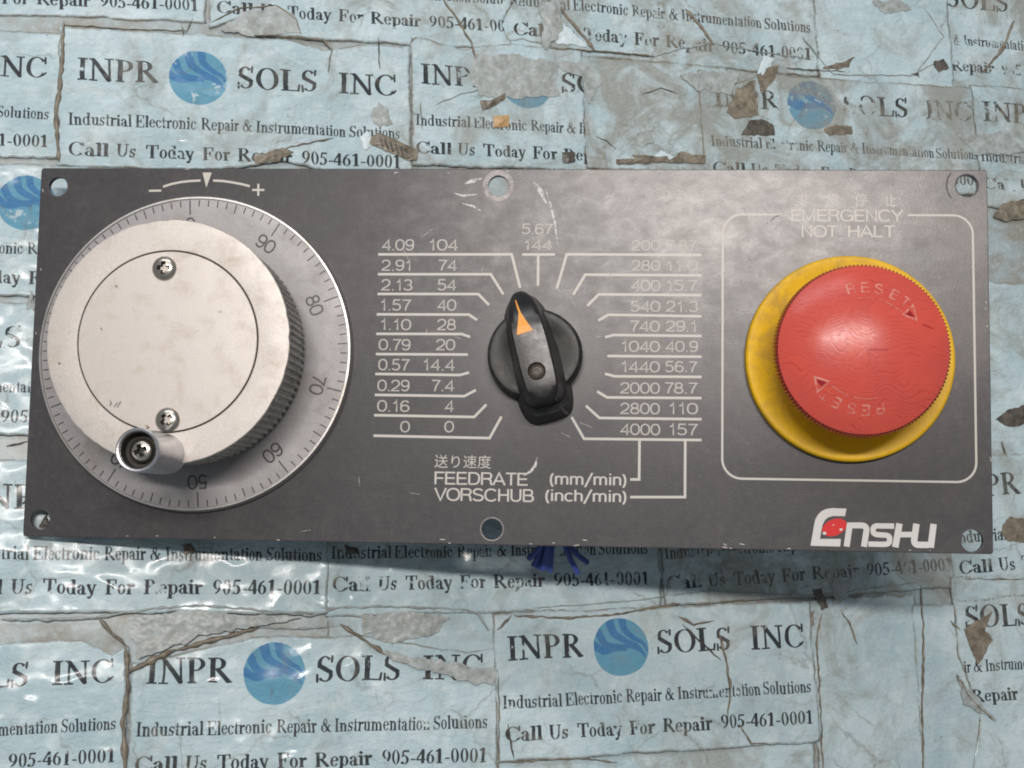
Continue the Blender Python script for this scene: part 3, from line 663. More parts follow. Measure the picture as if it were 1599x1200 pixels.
def ridge(pts, w, mat='brown', h=.5, name='torn_edge', seed=0, jag=.35):
    """a raised creased seam: a narrow tent following the tear"""
    q = [Vector(B(*p)) for p in pts]; path = []
    for i in range(len(q)-1):
        k = max(2, int((q[i+1]-q[i]).length/.7))
        for j in range(k): path.append(q[i].lerp(q[i+1], j/k))
    path.append(q[-1]); N = len(path); W = w/6.0
    pth = []
    for i, p in enumerate(path):
        a, b = path[max(0, i-2)], path[min(N-1, i+2)]; t = (b-a).normalized(); nn = Vector((-t.y, t.x))
        p = p+nn*jag*noise.noise(Vector((p.x/2.2, p.y/2.2, seed)))
        ww = W*(.55+.75*abs(noise.noise(Vector((i/5.0, seed, 2.2)))*1.6))*min(1, (i+1)/4, (N-i)/4)
        pth.append((p, nn, ww))
    mid = path[N//2]; par, _ = top_at(mid.x, mid.y); lay = max(top_lay(p.x, p.y) for p in path[::2])
    vs = []; cs = ((-.5, -.25), (-.28, .55), (.05, 1.0), (.33, .45), (.5, -.25))
    for (p, nn, ww) in pth:
        for (s, hh) in cs:
            r = p+nn*ww*s; vs.append((r.x, r.y, hb(r.x, r.y)+lay*LAY+.06+hh*h*min(1, ww/W+.2)))
    fs = [(i*5+j, i*5+j+1, (i+1)*5+j+1, (i+1)*5+j) for i in range(N-1) for j in range(4)]
    me = mesh(name, vs, fs, True); bm = bmesh.new(); bm.from_mesh(me); bmesh.ops.recalc_face_normals(bm, faces=bm.faces); bm.to_mesh(me); bm.free()
    return link(name, me, M[mat], par)
R_LIST = [
 ([(100,38),(97,110),(88,180),(93,256)], 9, 'brown'), ([(100,40),(200,48),(290,50)], 3, 'brown'),
 ([(283,42),(286,60)], 4, 'brown'), ([(330,38),(372,15),(430,10),(462,32),(470,55)], 4, 'brown'),
 ([(395,58),(450,60),(505,66),(517,80),(512,115)], 4, 'brown'), ([(640,70),(650,60)], 3, 'brown'),
 ([(690,0),(712,30),(735,68),(743,100)], 5, 'brown'), ([(590,60),(592,110)], 3, 'dark'), ([(855,-5),(892,38),(928,80)], 10, 'brown'),
 ([(858,77),(950,84),(1020,90)], 4, 'brown'), ([(1070,15),(1093,42),(1112,70)], 10, 'brown'), ([(1020,90),(1060,78),(1110,70)], 4, 'residue'),
 ([(680,165),(720,148),(752,143)], 3, 'residue'), ([(656,160),(660,205)], 2, 'brown'), ([(1580,35),(1562,80),(1530,118)], 8, 'brown'),
 ([(1250,60),(1300,118),(1420,120),(1460,100)], 3, 'residue'), ([(1225,108),(1320,114)], 3, 'brown'), ([(440,235),(480,226),(520,218)], 4, 'brown'),
 ([(930,215),(945,222),(960,235)], 3, 'dark'), ([(1000,150),(1030,140),(1055,148)], 3, 'dark'),
 ([(0,968),(80,968),(150,965),(230,952),(310,946),(400,953),(485,962),(530,950)], 5, 'residue'),
 ([(152,963),(175,988),(198,1010)], 8, 'brown'), ([(198,1052),(235,1032),(275,1015)], 11, 'brown'), ([(275,1016),(330,1000),(405,980)], 8, 'brown'),
 ([(197,1010),(200,1070),(192,1130),(196,1205)], 9, 'brown'), ([(300,955),(302,1000)], 2, 'brown'),
 ([(530,975),(565,998),(600,1022)], 8, 'brown'), ([(405,980),(470,982),(530,978)], 3, 'residue'),
 ([(500,950),(600,948),(720,952),(745,958),(762,985)], 4, 'residue'), ([(775,985),(798,962)], 7, 'brown'), ([(800,962),(880,966),(960,960),(1060,942)], 5, 'brown'),
 ([(830,950),(920,945),(1010,936),(1040,930),(1043,905)], 3, 'residue'), ([(775,1050),(777,1120),(776,1205)], 3, 'brown'),
 ([(1056,963),(1080,976),(1113,970)], 6, 'brown'), ([(1062,975),(1090,1002),(1122,1032)], 5, 'dark'), ([(1118,985),(1130,1030),(1137,1080),(1132,1120)], 6, 'brown'),
 ([(1280,958),(1273,1000),(1278,1080),(1283,1205)], 4, 'brown'), ([(1310,952),(1325,975),(1337,1008)], 4, 'brown'),
 ([(1435,915),(1440,1000),(1438,1100),(1441,1205)], 5, 'brown'), ([(1500,905),(1599,905)], 3, 'brown'),
 ([(1040,930),(1100,925),(1270,932),(1430,910)], 4, 'residue'), ([(10,698),(45,690)], 5, 'dark'), ([(1560,690),(1568,715)], 4, 'brown'),
 ([(790,1130),(800,1185)], 5, 'dark'), ([(780,1190),(900,1183),(960,1190)], 3, 'brown'), ([(1150,1130),(1170,1160),(1195,1160)], 4, 'brown'),
 ([(1490,1055),(1515,1095),(1550,1128)], 6, 'brown'), ([(1480,970),(1496,985)], 5, 'brown'), ([(1115,70),(1200,85),(1262,92)], 3, 'residue'),
 ([(1425,120),(1470,60),(1440,15)], 3, 'residue'), ([(300,30),(290,55)], 3, 'brown'),
]
for i, (pts, w, mt) in enumerate(R_LIST): ridge(pts, w, mt, seed=i*1.7, h=.32+.03*w)
F_LIST = [
 ([(738,85),(800,88),(868,100),(872,150),(800,160),(745,150),(733,120)], 'residue'), ([(862,100),(905,98),(940,130),(918,165),(912,120),(880,112)], 'residue'),

 ([(345,50),(375,22),(430,10),(462,32),(468,52),(400,60)], 'residue'), 
 ([(1130,178),(1150,140),(1176,128),(1182,182),(1145,190)], 'brown'), ([(1178,122),(1192,105),(1214,104),(1206,128),(1186,150)], 'brown'),
 ([(1155,214),(1166,192),(1186,188),(1206,200),(1207,214)], 'dark'), ([(1284,206),(1300,197),(1328,200),(1328,212),(1292,215)], 'brown'),
 ([(1283,108),(1310,100),(1333,90),(1324,106),(1300,110)], 'brown'), ([(1548,340),(1562,320),(1620,308),(1620,338),(1565,348)], 'brown'),
 ([(1557,832),(1572,808),(1620,812),(1620,850),(1567,846)], 'brown'), ([(1552,655),(1575,640),(1620,628),(1620,660),(1575,668)], 'dark'),
 ([(596,1017),(680,1031),(776,1046),(768,1071),(700,1057),(612,1030)], 'residue'), ([(1266,922),(1281,918),(1290,948),(1281,953)], 'dark'),
 ([(1260,955),(1268,954),(1268,976),(1262,978)], 'brown'), ([(1500,982),(1545,955),(1534,985),(1546,1000),(1522,1038),(1506,1002)], 'brown'),
 ([(1491,1052),(1520,1090),(1552,1126),(1502,1100)], 'residue'), ([(576,182),(590,160),(606,174),(614,196),(592,202)], 'residue'),
 ([(396,248),(440,233),(458,240),(436,254),(400,258)], 'brown'), 
 ([(560,215),(574,207),(585,225),(570,235)], 'white'), ([(860,20),(915,75),(870,70),(848,40)], 'white'), ([(1190,90),(1205,95),(1190,128),(1178,118)], 'white'),
 ([(1495,212),(1560,208),(1599,240),(1520,245)], 'residue'), ([(1040,256),(1060,240),(1100,246),(1098,258)], 'brown'), ([(1010,258),(1030,236),(1050,250)], 'white'),
 ([(1060,120),(1110,112),(1150,118),(1140,150),(1090,145)], 'residue'),  ([(200,965),(300,955),(470,965),(400,978),(300,998),(215,1030)], 'residue'), ([(560,960),(640,955),(700,965),(680,990),(600,1005),(570,990)], 'residue'),
 ([(840,10),(870,0),(880,50),(850,80)], 'residue'),
 ([(985,215),(1010,205),(1020,222),(1000,235)], 'residue'), ([(1455,100),(1470,95),(1478,110),(1462,116)], 'dark'), ([(1420,118),(1432,116),(1434,124)], 'dark'),
 ([(1300,905),(1330,903),(1322,935),(1300,945)], 'residue'), ([(1120,860),(1150,858),(1160,890),(1130,900)], 'residue'), ([(75,800),(62,825),(80,830)], 'dark'),
 ([(50,455),(42,485),(55,488)], 'residue'), ([(1360,5),(1400,0),(1420,15),(1380,25)], 'residue'), ([(283,851),(300,848),(305,862),(290,868)], 'brown'),
 ([(538,852),(556,858),(560,866),(540,868)], 'dark'),
]
for i, (pts, mt) in enumerate(F_LIST): flake(pts, mt, seed=i*2.3, jag=.35 if mt != 'residue' else .6, crown=.2 if mt != 'residue' else .12)
# loose bits on the bench
def scrap(pts, mat, name, label, cat, lift=.3, jag=.2, seed=0):
    o = flake(pts, mat, name, lift, jag, parent=None, seed=seed, crown=.35); o['label'] = label; o['category'] = cat; return o
scrap([(769,184),(793,182),(794,200),(770,201)], 'tan', 'card_scrap', 'tiny square scrap of tan card above the middle of the panel', 'scrap', .4, .08, 3)
st = scrap([(579,216),(590,210),(653,236),(650,252),(636,252),(576,226)], 'brown', 'rolled_paper_scrap', 'rolled brown paper scrap with dark stripes on the upper middle labels', 'scrap', .5, .15, 5)
for k in range(6):
    x = 590+k*8; y = 217+k*3.6
    e = flake([(x,y+1),(x+3,y),(x+8,y+14),(x+5,y+15)], 'dark', 'stripe', 1.15, .05, parent=st, seed=k, crown=.0)
scrap([(749,160),(764,160),(788,149),(786,157),(765,170),(752,175)], 'brown', 'folded_paper_scrap', 'small folded brown paper scrap just above the tan square', 'scrap', .5, .15, 8)
scrap([(960,252),(990,250),(985,244),(1040,246),(1044,256),(1000,258),(962,259)], 'brown', 'curled_paper_scrap', 'curled brown paper scrap touching the top edge of the panel', 'scrap', .4, .2, 9)
scrap([(875,240),(895,240),(896,256),(877,258)], 'dark', 'dark_paper_scrap', 'small dark scrap at the end of the words Call Us Today For', 'scrap', .4, .25, 11)

# ------------------------------------------------------------------ the control panel
root = bpy.data.objects.new('control_panel', None); COL.objects.link(root); root.empty_display_size = .02
root.matrix_world = Matrix.Translation(Vector(p2w((0, 0, 0)))*MM) @ Matrix(RW.tolist()).to_4x4()
root['label'] = 'charcoal machine control panel with dial wheel, feedrate knob and red emergency stop'
root['category'] = 'control panel'
W2_, H2_ = 125.0, 49.3
rr = .8
out = []
for (cx, cy, a0) in ((W2_-rr, H2_-rr, 0), (-W2_+rr, H2_-rr, 90), (-W2_+rr, -H2_+rr, 180), (W2_-rr, -H2_+rr, 270)):
    for k in range(5): a = math.radians(a0+k*22.5); out.append((cx+rr*math.cos(a), cy+rr*math.sin(a)))
EC0 = (89.25, -.25)
HOLES = [(-120.2, 44.2, 2.6), (-1.6, 44.8, 2.7), (119.8, 45.2, 2.8), (-120.6, -44.9, 2.6), (-1.6, -45.3, 2.7), (119.8, -46.0, 2.8)]
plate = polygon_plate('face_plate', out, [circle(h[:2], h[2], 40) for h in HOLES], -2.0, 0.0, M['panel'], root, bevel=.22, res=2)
# worn or dark washer marks round the holes, set as thin raised rings
for (h, ro, m_) in ((HOLES[1], 4.15, 'ring_wear'), (HOLES[2], 3.35, 'ring_wear'), (HOLES[5], 3.15, 'ring_dark')):
    ribbon('washer_mark', circle(h[:2], (h[2]+.25+ro)/2, 64), ro-h[2]-.25, M[m_], plate, nextz(), closed=True)
ribbon('washer_mark', circle(HOLES[2][:2], 5.2, 64)[25:40], .4, M['ring_dark'], plate, nextz())
ribbon('washer_mark', circle(HOLES[3][:2], 6.3, 64)[6:26], .5, M['ring_dark'], plate, nextz())
for h in HOLES[:]: 
    lathe('hole_edge', [(h[2]+.05, -.25), (h[2]+.02, -.02), (h[2]+.28, .03), (h[2]+.4, .006)], M['ring_wear' if h in (HOLES[1], HOLES[4]) else 'ring_dark'], plate, h[:2], 40)

rows_l = [('4.09',595.6,646.3,'104',670.7,714.8,374,391.5), ('2.91',594.7,640.7,'74',684.8,713,406,423.2), ('2.13',594.3,643.9,'54',682.9,712,436.4,453.9),
 ('1.57',594.7,642.6,'40',682,712.4,467.9,485.4), ('1.10',594.7,642,'28',681.6,711.9,498.5,515.8), ('0.79',591,640.7,'20',680,710.7,529.9,547.3),
 ('0.57',590.4,640.1,'14.4',661.3,709.7,561,578.8), ('0.29',589.1,639.2,'7.4',674.4,708.8,593.5,611.3), ('0.16',588.7,639.2,'4',693.6,708.2,625.4,643.2),
 ('0',624.7,640,'0',693.6,708.8,657.8,675.5)]
rows_r = [('200',985.4,1031,'7.87',1040.8,1089,375.4,391.5), ('280',985.4,1031,'11.0',1041.7,1089.5,406.5,423.2), ('400',984.4,1031.3,'15.7',1041.7,1089.9,437.5,454.8),
 ('540',984.4,1031.3,'21.3',1038.9,1089.9,470.3,487.2), ('740',984.4,1030.4,'29.1',1038.5,1086.1,501,518.2), ('1040',970.8,1030.4,'40.9',1038.5,1089.9,532.6,549.9),
 ('1440',970.8,1030.4,'56.7',1038.5,1089.9,564.4,581.6), ('2000',967.6,1030.4,'78.7',1038.5,1089.9,597.6,615), ('2800',967.6,1030.4,'110',1045.4,1089.9,629.5,647),
 ('4000',967.6,1031,'157',1045.4,1090.5,662,679.8)]
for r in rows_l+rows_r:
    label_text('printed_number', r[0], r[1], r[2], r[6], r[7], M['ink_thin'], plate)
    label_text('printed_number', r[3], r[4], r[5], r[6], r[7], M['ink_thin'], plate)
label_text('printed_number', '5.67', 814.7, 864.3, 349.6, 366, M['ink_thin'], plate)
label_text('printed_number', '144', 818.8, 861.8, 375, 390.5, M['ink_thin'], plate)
lines = [[(590.5,397.6),(799,397.6),(812.3,449.8)], [(590,428.6),(766.5,428.6),(786,460)], [(589.5,459.4),(747,459.6),(763.5,476.5)], [(588.3,491.2),(732,491.6),(745,500)],
 [(587.5,521.7),(721,522),(734,526.5)], [(587,553.3),(730.5,554)], [(586,584.3),(718,586),(732.5,582)], [(585.3,617),(725,619),(743,609.5)], [(584.3,648.7),(740.5,651.5),(759.5,632)],
 [(583.2,680.7),(764.5,684.5),(783,651)], [(815.5,397.7),(866.5,397.8)], [(840.4,399.2),(840,446.5)],
 [(1095.5,398.5),(885,397.5),(869.5,450.5)], [(1095.5,430.5),(914,429.2),(895,460.8)], [(1095.5,461.3),(935,460),(917,478)], [(1095.5,494.3),(950,491.8),(934,501)],
 [(1095.5,525),(958,523.5),(945,527)], [(1095.5,557.5),(948.5,556.3)], [(1095.5,589),(960,588),(944.5,584)], [(1095.5,622),(948,621),(932.5,611.5)],
 [(1095.5,655),(936,653),(915,634)], [(1095.5,687.5),(912,685.5),(892.5,651.5)], [(998.6,688.6),(998,749),(984,749)], [(1070,689.2),(1069.6,776.6),(984,776.6)]]
for l in lines: ribbon('scale_line', [P(*q) for q in l], .66, M['ink'], plate, nextz())
label_text('caption', 'FEEDRATE', 678.3, 824, 738, 757.5, M['ink'], plate)
label_text('caption', 'VORSCHUB', 677.7, 833.7, 763.4, 783, M['ink'], plate)
label_text('caption', '(mm/min)', 858.4, 978, 739.5, 757.5, M['ink'], plate)
label_text('caption', '(inch/min)', 851.4, 978, 765.5, 783.5, M['ink'], plate)
label_text('caption', '送り速度', 678.3, 766.4, 711, 731.4, M['ink'], plate, True)
for ch, a, b in (('非',1246,1264.4), ('常',1290.8,1309.8), ('停',1334.7,1354.5), ('止',1381,1400.5)): label_text('caption', ch, a, b, 302.6, 321.9, M['ink'], plate, True)
label_text('caption', 'EMERGENCY', 1235.5, 1411, 327.8, 346, M['ink'], plate)
label_text('caption', 'NOT', 1251.7, 1307.5, 352.4, 370.6, M['ink'], plate)
label_text('caption', 'HALT', 1324.5, 1397.6, 352.4, 370.6, M['ink'], plate)
fl, fr_, ft, fb, rad_ = 57.2, 121.1, 37.35, -31.3, 5.0
def arc(cx, cy, r, a0, a1, n=10): return [(cx+r*math.cos(math.radians(a0+(a1-a0)*k/n)), cy+r*math.sin(math.radians(a0+(a1-a0)*k/n))) for k in range(n+1)]
xa = P(1228.4, 336)[0]; xb = P(1417.5, 336)[0]
fr_pts = [(xa, ft)]+arc(fl+rad_, ft-rad_, rad_, 90, 180)+arc(fl+rad_, fb+rad_, rad_, 180, 270)+arc(fr_-rad_, fb+rad_, rad_, 270, 360)+arc(fr_-rad_, ft-rad_, rad_, 0, 90)+[(xb, ft)]
ribbon('frame_line', fr_pts, .55, M['ink'], plate, nextz())
# direction marks above the dial wheel
ribbon('direction_mark', [P(232.6,298.3), P(251.8,298.0)], .55, M['ink'], plate, nextz())
ribbon('direction_mark', [P(393.8,297), P(412.8,297)], .55, M['ink'], plate, nextz())
ribbon('direction_mark', [P(403.4,287.5), P(403.3,306)], .55, M['ink'], plate, nextz())
ribbon('direction_mark', [P(*q) for q in ((254.7,292),(268,287.6),(283.3,284.6),(298,283),(313.2,282.3))], .6, M['ink'], plate, nextz())
ribbon('direction_mark', [P(*q) for q in ((332.8,282.3),(348,283),(362,285),(377,287.8),(390.2,291.2))], .6, M['ink'], plate, nextz())
t3 = [P(316.4,269.8), P(322.2,293.5), P(330.6,269.8)]
link('zero_pointer', mesh('zero_pointer', [(*q, .02) for q in t3], [(0,1,2)]), M['ink'], plate)
# maker's name
def LP(x, y): return P(1250+x/6.42, 770+y/6.42)
Epts = [(100,530),(118,430),(136,320),(150,262),(176,218),(212,182),(258,161),(315,153),(461,158),(446,233),(322,232),(276,246),(244,274),(222,318),(208,385),(195,461),(404,462),(398,538)]
polygon_plate('brand_letter', [LP(*q) for q in Epts], [], .004, .030, M['ink_logo'], plate)
def stroke(pts, w, name='brand_letter'): return ribbon(name, [LP(*q) for q in pts], w/6.42/6.05, M['ink_logo'], plate, nextz())
def bez(p0, p1, p2, n=6): return [((1-t)**2*p0[0]+2*t*(1-t)*p1[0]+t*t*p2[0], (1-t)**2*p0[1]+2*t*(1-t)*p1[1]+t*t*p2[1]) for t in [k/n for k in range(n+1)]]
stroke([(462,538),(493,326),(600,326)]+bez((610,326),(665,328),(661,378))+[(636,540)], 58)
stroke([(938,333),(772,331)]+bez((762,331),(722,336),(728,378))+bez((732,400),(745,418),(785,420))+[(850,424)]+bez((858,425),(898,430),(893,468))+bez((890,495),(880,515),(840,516))+[(680,513)], 52)
stroke([(950,545),(992,307)], 62); stroke([(1000,418),(1118,418)], 54)
stroke([(1162,310),(1142,455)]+bez((1140,475),(1140,520),(1185,521))+[(1290,522)], 62); stroke([(1334,312),(1305,549)], 62)
cx, cy = 340, 346; el = []
for k in range(36):
    a = 2*math.pi*k/36; x, y = 128*math.cos(a), 82*math.sin(a); th = math.radians(-22); el.append(LP(cx+x*math.cos(th)-y*math.sin(th), cy+x*math.sin(th)+y*math.cos(th)))
link('brand_dot', mesh('brand_dot', [(*q, .034) for q in el], [tuple(range(35, -1, -1))]), M['red_print'], plate)
for (x, y, r) in ((240,405,16),(406,368,13),(330,322,6)):
    link('brand_dot_chip', mesh('brand_dot_chip', [(*LP(x+r*1.3*math.cos(a), y+r*math.sin(a)), .04) for a in [k*math.pi/4 for k in range(8)]], [tuple(range(7, -1, -1))]), M['ink_logo'], plate)
# scratches
for pts, w in (([(833,284),(845,300),(853,318)], .9), ([(852,295),(860,322),(866,345),(871,383)], .45), ([(726,287),(738,283),(753,279)], .8), ([(709,302),(722,306),(746,304)], .4),
               ([(722,318),(738,322),(752,330)], .4), ([(839,714),(836,727),(829,736),(818,743)], .55), ([(876,676),(890,683)], .3), ([(1040,300),(1042,325)], .3), ([(1003,285),(1005,312)], .3),
               ([(1195,352),(1212,338),(1228,334)], .25), ([(1200,335),(1190,322)], .25), ([(905,660),(925,668)], .2), ([(560,745),(562,760)], .2), ([(640,770),(655,772)], .2), ([(700,520),(720,530)], .18),
               ([(1165,410),(1180,398)], .25), ([(1380,320),(1390,324),(1404,322)], .25), ([(470,830),(485,828)], .2)):
    ribbon('scratch', [P(*q) for q in pts], lambda t, w=w: w*(.25+1.2*math.sin(math.pi*min(max(t, .05), .95))), M['scratch'], plate, nextz())

random.seed(21)
for k in range(34):
    side = random.random()
    if side < .75: x, y = random.uniform(-118, 118), random.choice((-1, -1, 1))*(H2_-.25-random.random()**2*1.5)
    else: x, y = random.choice((-1, 1))*(W2_-.3-random.random()), random.uniform(-44, 44)
    a = random.uniform(-.4, .4)+(math.pi/2 if side >= .75 else 0); l = random.uniform(.3, 1.6)
    ribbon('scratch', [(x-l/2*math.cos(a), y-l/2*math.sin(a)), (x, y+.03), (x+l/2*math.cos(a), y+l/2*math.sin(a))], lambda t: .12+.12*math.sin(math.pi*t), M['scratch'], plate, nextz())
for k in range(26):
    x, y = random.uniform(-30, 118), random.uniform(5, 46)
    if math.hypot(x-EC0[0], y-EC0[1]) < 28 or math.hypot(x-9, y) < 15: continue
    a = random.uniform(-.5, 2.2); l = random.uniform(.8, 4.5); c_ = random.uniform(-.4, .4)
    ribbon('scratch', [(x-l/2*math.cos(a), y-l/2*math.sin(a)), (x+c_*math.sin(a), y-c_*math.cos(a)), (x+l/2*math.cos(a), y+l/2*math.sin(a))], lambda t: .04+.08*math.sin(math.pi*t), M['scratch'], plate, nextz())
# housings under the plate
lathe('pulse_generator_body', [(0.001, -15.5), (27, -15.5), (27, -2.05)], M['housing'], root, (-80.6, -.5), 48)
lathe('switch_body', [(0.001, -36), (13, -36), (13, -2.05)], M['housing'], root, (9.3, -.8), 32)
polygon_plate('contact_block', [(74, -17), (104, -17), (104, 17), (74, 17)], [], -62, -2.05, M['housing'], root, bevel=.6)

# ---- dial ring
CW = (-80.6, -.45)
dial = lathe('dial_ring', [(27, 2.2), (29, 2.55), (40.75, 2.35)], M['dial'], root, CW, 128)
lathe('dial_rim', [(40.75, 2.36), (40.9, 2.75), (41.35, 2.7), (41.75, 1.9), (41.9, .02)], M['rim'], dial, CW, 160, ang=28)
vs, fs = [], []
for k in range(100):
    a = math.radians(93.8-3.6*k); r0 = 36.6 if k % 10 == 0 else (38.1 if k % 5 == 0 else 38.8); r1 = 40.5; w = .16 if k % 10 else .18
    ca, sa = math.cos(a), math.sin(a); b = len(vs)
    for (r, s) in ((r0, -w), (r1, -w), (r1, w), (r0, w)):
        vs.append((CW[0]+r*ca-s*sa, CW[1]+r*sa+s*ca, 2.55-(r-29)/11.75*.2+.02))
    fs.append((b, b+1, b+2, b+3))
link('graduation_scale', mesh('graduation_scale', vs, fs), M['mark'], dial)
for k in range(10):
    a = math.radians(93.8+36*k); s = str(k*10); me = stroke_text(s, .13)
    xs = [v.co.x for v in me.vertices]; xm = (min(xs)+max(xs))/2; sc = 3.7; ca, sa = math.cos(a-math.pi/2), math.sin(a-math.pi/2)
    for v in me.vertices:
        x = (v.co.x-xm)*sc*.98; y = v.co.y*sc+32.2
        X_, Y_ = x*ca-y*sa, x*sa+y*ca; v.co = ((CW[0]+X_)*MM, (CW[1]+Y_)*MM, (2.55-(y-29)/11.75*.2+.02+.0008*v.co.z)*MM)
    link('dial_numeral', me, M['mark'], dial)
# ---- hand wheel
NT_ = 104
def knurl(r, z, k):
    if z < 5 or z > 23.4: return r
    return r-(.0, .6, .6, .0)[k % 4]
wheel = lathe('handwheel', [(28.6, 2.6), (28.6, 4.6), (29.9, 5.1), (30.1, 22.8), (30.25, 23.6), (30.3, 24.3)], M['knurl'], root, CW, NT_*4, knurl, ang=30)
def edge_chip(r, z, k): return r-(.35*max(0, noise.noise(Vector((k/5.0, 1.1, 0))))+.3*max(0, noise.noise(Vector((k/18.0, 4.1, 0))))) if r > 30.2 else r
lathe('wheel_face', [(30.3, 24.3), (30.45, 24.75), (30.25, 24.98), (29.6, 25.0), (22.9, 25.0), (22.75, 24.99), (22.62, 24.85), (22.62, 24.0)], M['disc'], wheel, CW, 360, edge_chip, ang=40)
lathe('groove_floor', [(22.7, 24.2), (20, 24.2)], M['groove'], wheel, CW, 96)
lathe('cover_disc', [(22.32, 24.1), (22.32, 24.95), (22.2, 25.12), (0.001, 25.12)], M['disc'], wheel, CW, 128, ang=30)
screw('screw', P(256, 419, 25.6), 25.12, 3.05, 1.25, wheel, math.radians(0))
screw('screw', P(261, 656, 25.6), 25.12, 3.05, 1.25, wheel, math.radians(38))
HC = (-80.2, -28.2)
grip = lathe('crank_grip', [(4.85, 22.5), (4.95, 24.4), (5.0, 25.3), (5.05, 43.6), (5.2, 44.3), (5.15, 44.9), (4.85, 45.1), (4.45, 45.0), (4.2, 44.5), (4.15, 40.9), (0.001, 40.8)], M['handle'], wheel, HC, 64, ang=30)
lathe('grip_bore', [(4.11, 44.3), (4.1, 40.95), (0.001, 40.9)], M['hollow'], wheel, HC, 48)
screw('screw', HC, 41.9, 2.9, 1.15, wheel, math.radians(22))
for pts in ([(172,626),(174,631),(171,634)], [(178,636),(184,629)], [(183,637),(189,627)], [(160,516),(157,512)], [(428,618),(434,626)]):
    ribbon('scratch', [P(*q, 25.1) for q in pts], .22, M['mark'], wheel, 25.16)

# ---- rotary knob
KC = P(835.5, 556); KA = math.radians(14.8)
def kt(x, y): return (KC[0]+x*math.cos(KA)-y*math.sin(KA), KC[1]+x*math.sin(KA)+y*math.cos(KA))
def skirt_rad(r, z, k):
    a = 2*math.pi*k/96-KA; return r*(1+.022*math.cos(2*a)+.012*math.cos(3*a+1)) if r > 9 else r
knob = lathe('rotary_knob', [(12.0, .05), (12.0, 4.2), (11.75, 5.4), (11.1, 6.3), (9.5, 6.5), (7.5, 5.6), (0.001, 5.4)], M['skirt'], root, KC, 96, skirt_rad, ang=40)
# grip bar: stack of rounded outlines
def outline(z):
    t = z/21.0; pts = []
    top = 16.6-1.4*t; bot = -17.8+3.6*t if z < 9 else -15.2+1.6*t
    w = 7.0-2.5*min(1, t*1.25)**.8; wb = w+.5*(1-t); N = 48
    for k in range(N):
        a = 2*math.pi*k/N; c, s = math.cos(a), math.sin(a)
        n1 = 2.3 if s > 0 else 4.5
        X_ = (abs(c)**(2/n1))*(1 if c > 0 else -1)*(w if s > 0 else wb); Y_ = (abs(s)**(2/n1))*(top if s > 0 else -bot)*(1 if s > 0 else -1)
        pts.append((X_, Y_))
    return pts
def topz(y, z): # the ridge falls towards the pointer tip
    f = max(0, (y-4)/12.0); return z*(1-.34*f*f)-(.9*max(0, (-y-9)/6.0)**2 if z > 12 else 0)
vs, fs = [], []; zs = [.05, 4.5, 8.8, 9.2, 13, 16.5, 18.6, 19.6, 20.1]; N = 48
for i, z in enumerate(zs):
    o_ = outline(z); sh = 1.0 if z < 18 else (.985 if z < 19 else (.95 if z < 20 else .86))
    for (x, y) in o_:
        xx, yy = x*sh, y*(1-(1-sh)*.35); q = kt(xx, yy); vs.append((q[0], q[1], topz(yy, z)))
for i in range(len(zs)-1):
    for k in range(N): k2 = (k+1) % N; fs.append((i*N+k, i*N+k2, (i+1)*N+k2, (i+1)*N+k))
# close the ridge with inner rows so the top stays curved
base = (len(zs)-1)*N; ring = [vs[base+k] for k in range(N)]; prev = base
for sh in (.66, .33, .0):
    b = len(vs)
    for k in range(N):
        x, y = outline(20.1)[k]; xx, yy = x*.86*sh, y*(1-.14*.35); q = kt(xx, yy); vs.append((q[0], q[1], topz(yy, 20.1)+.22*(1-sh*sh)))
    for k in range(N): k2 = (k+1) % N; fs.append((prev+k, prev+k2, b+k2, b+k))
    prev = b
me = mesh('knob_grip', vs, fs); bm = bmesh.new(); bm.from_mesh(me); bmesh.ops.holes_fill(bm, edges=[e for e in bm.edges if e.is_boundary], sides=0)
bmesh.ops.remove_doubles(bm, verts=bm.verts, dist=2e-5); bmesh.ops.recalc_face_normals(bm, faces=bm.faces); bm.to_mesh(me); bm.free(); smooth_angle(me, 40)
kg = link('knob_grip', me, M['knob'], knob)
HS = P(838, 580, 20)
hc = link('cutter', mesh('cutter', [(HS[0]+2.25*math.cos(2*math.pi*k/32), HS[1]+2.25*math.sin(2*math.pi*k/32), z_) for z_ in (17.2, 24) for k in range(32)],
     [tuple(range(31, -1, -1)), tuple(range(32, 64))]+[(k, (k+1) % 32, 32+(k+1) % 32, 32+k) for k in range(32)]), M['hollow'])
boolean_cut(kg, hc); smooth_angle(kg.data, 40)
lathe('grub_screw', [(2.15, 17.25), (2.15, 19.0), (1.7, 19.35), (.75, 19.4), (.7, 18.9), (0, 18.9)], mat_flake('rusty_grub_screw', (.03,.022,.015), (.075,.055,.036)), kg, HS, 32)
# orange pointer arrow, following the ridge
def kz(q):
    dx, dy = q[0]-KC[0], q[1]-KC[1]; y = -dx*math.sin(KA)+dy*math.cos(KA); return topz(y, 20.1)+.30
vs = []
Lp = [(803.5,467),(806.5,478),(810,489),(809.5,500),(808.5,512),(807.5,525)]; Rp = [(805,467),(809,478),(813.5,489),(820,499),(826.5,508.5),(832.5,517)]
for a, b in zip(Lp, Rp):
    for t in (0, .5, 1): q = P(a[0]+(b[0]-a[0])*t, a[1]+(b[1]-a[1])*t, 19); vs.append((q[0], q[1], kz(q)+.06))
fs = [(i*3+j, (i+1)*3+j, (i+1)*3+j+1, i*3+j+1) for i in range(5) for j in range(2)]
link('pointer_arrow', mesh('pointer_arrow', vs, fs), M['orange'], kg)

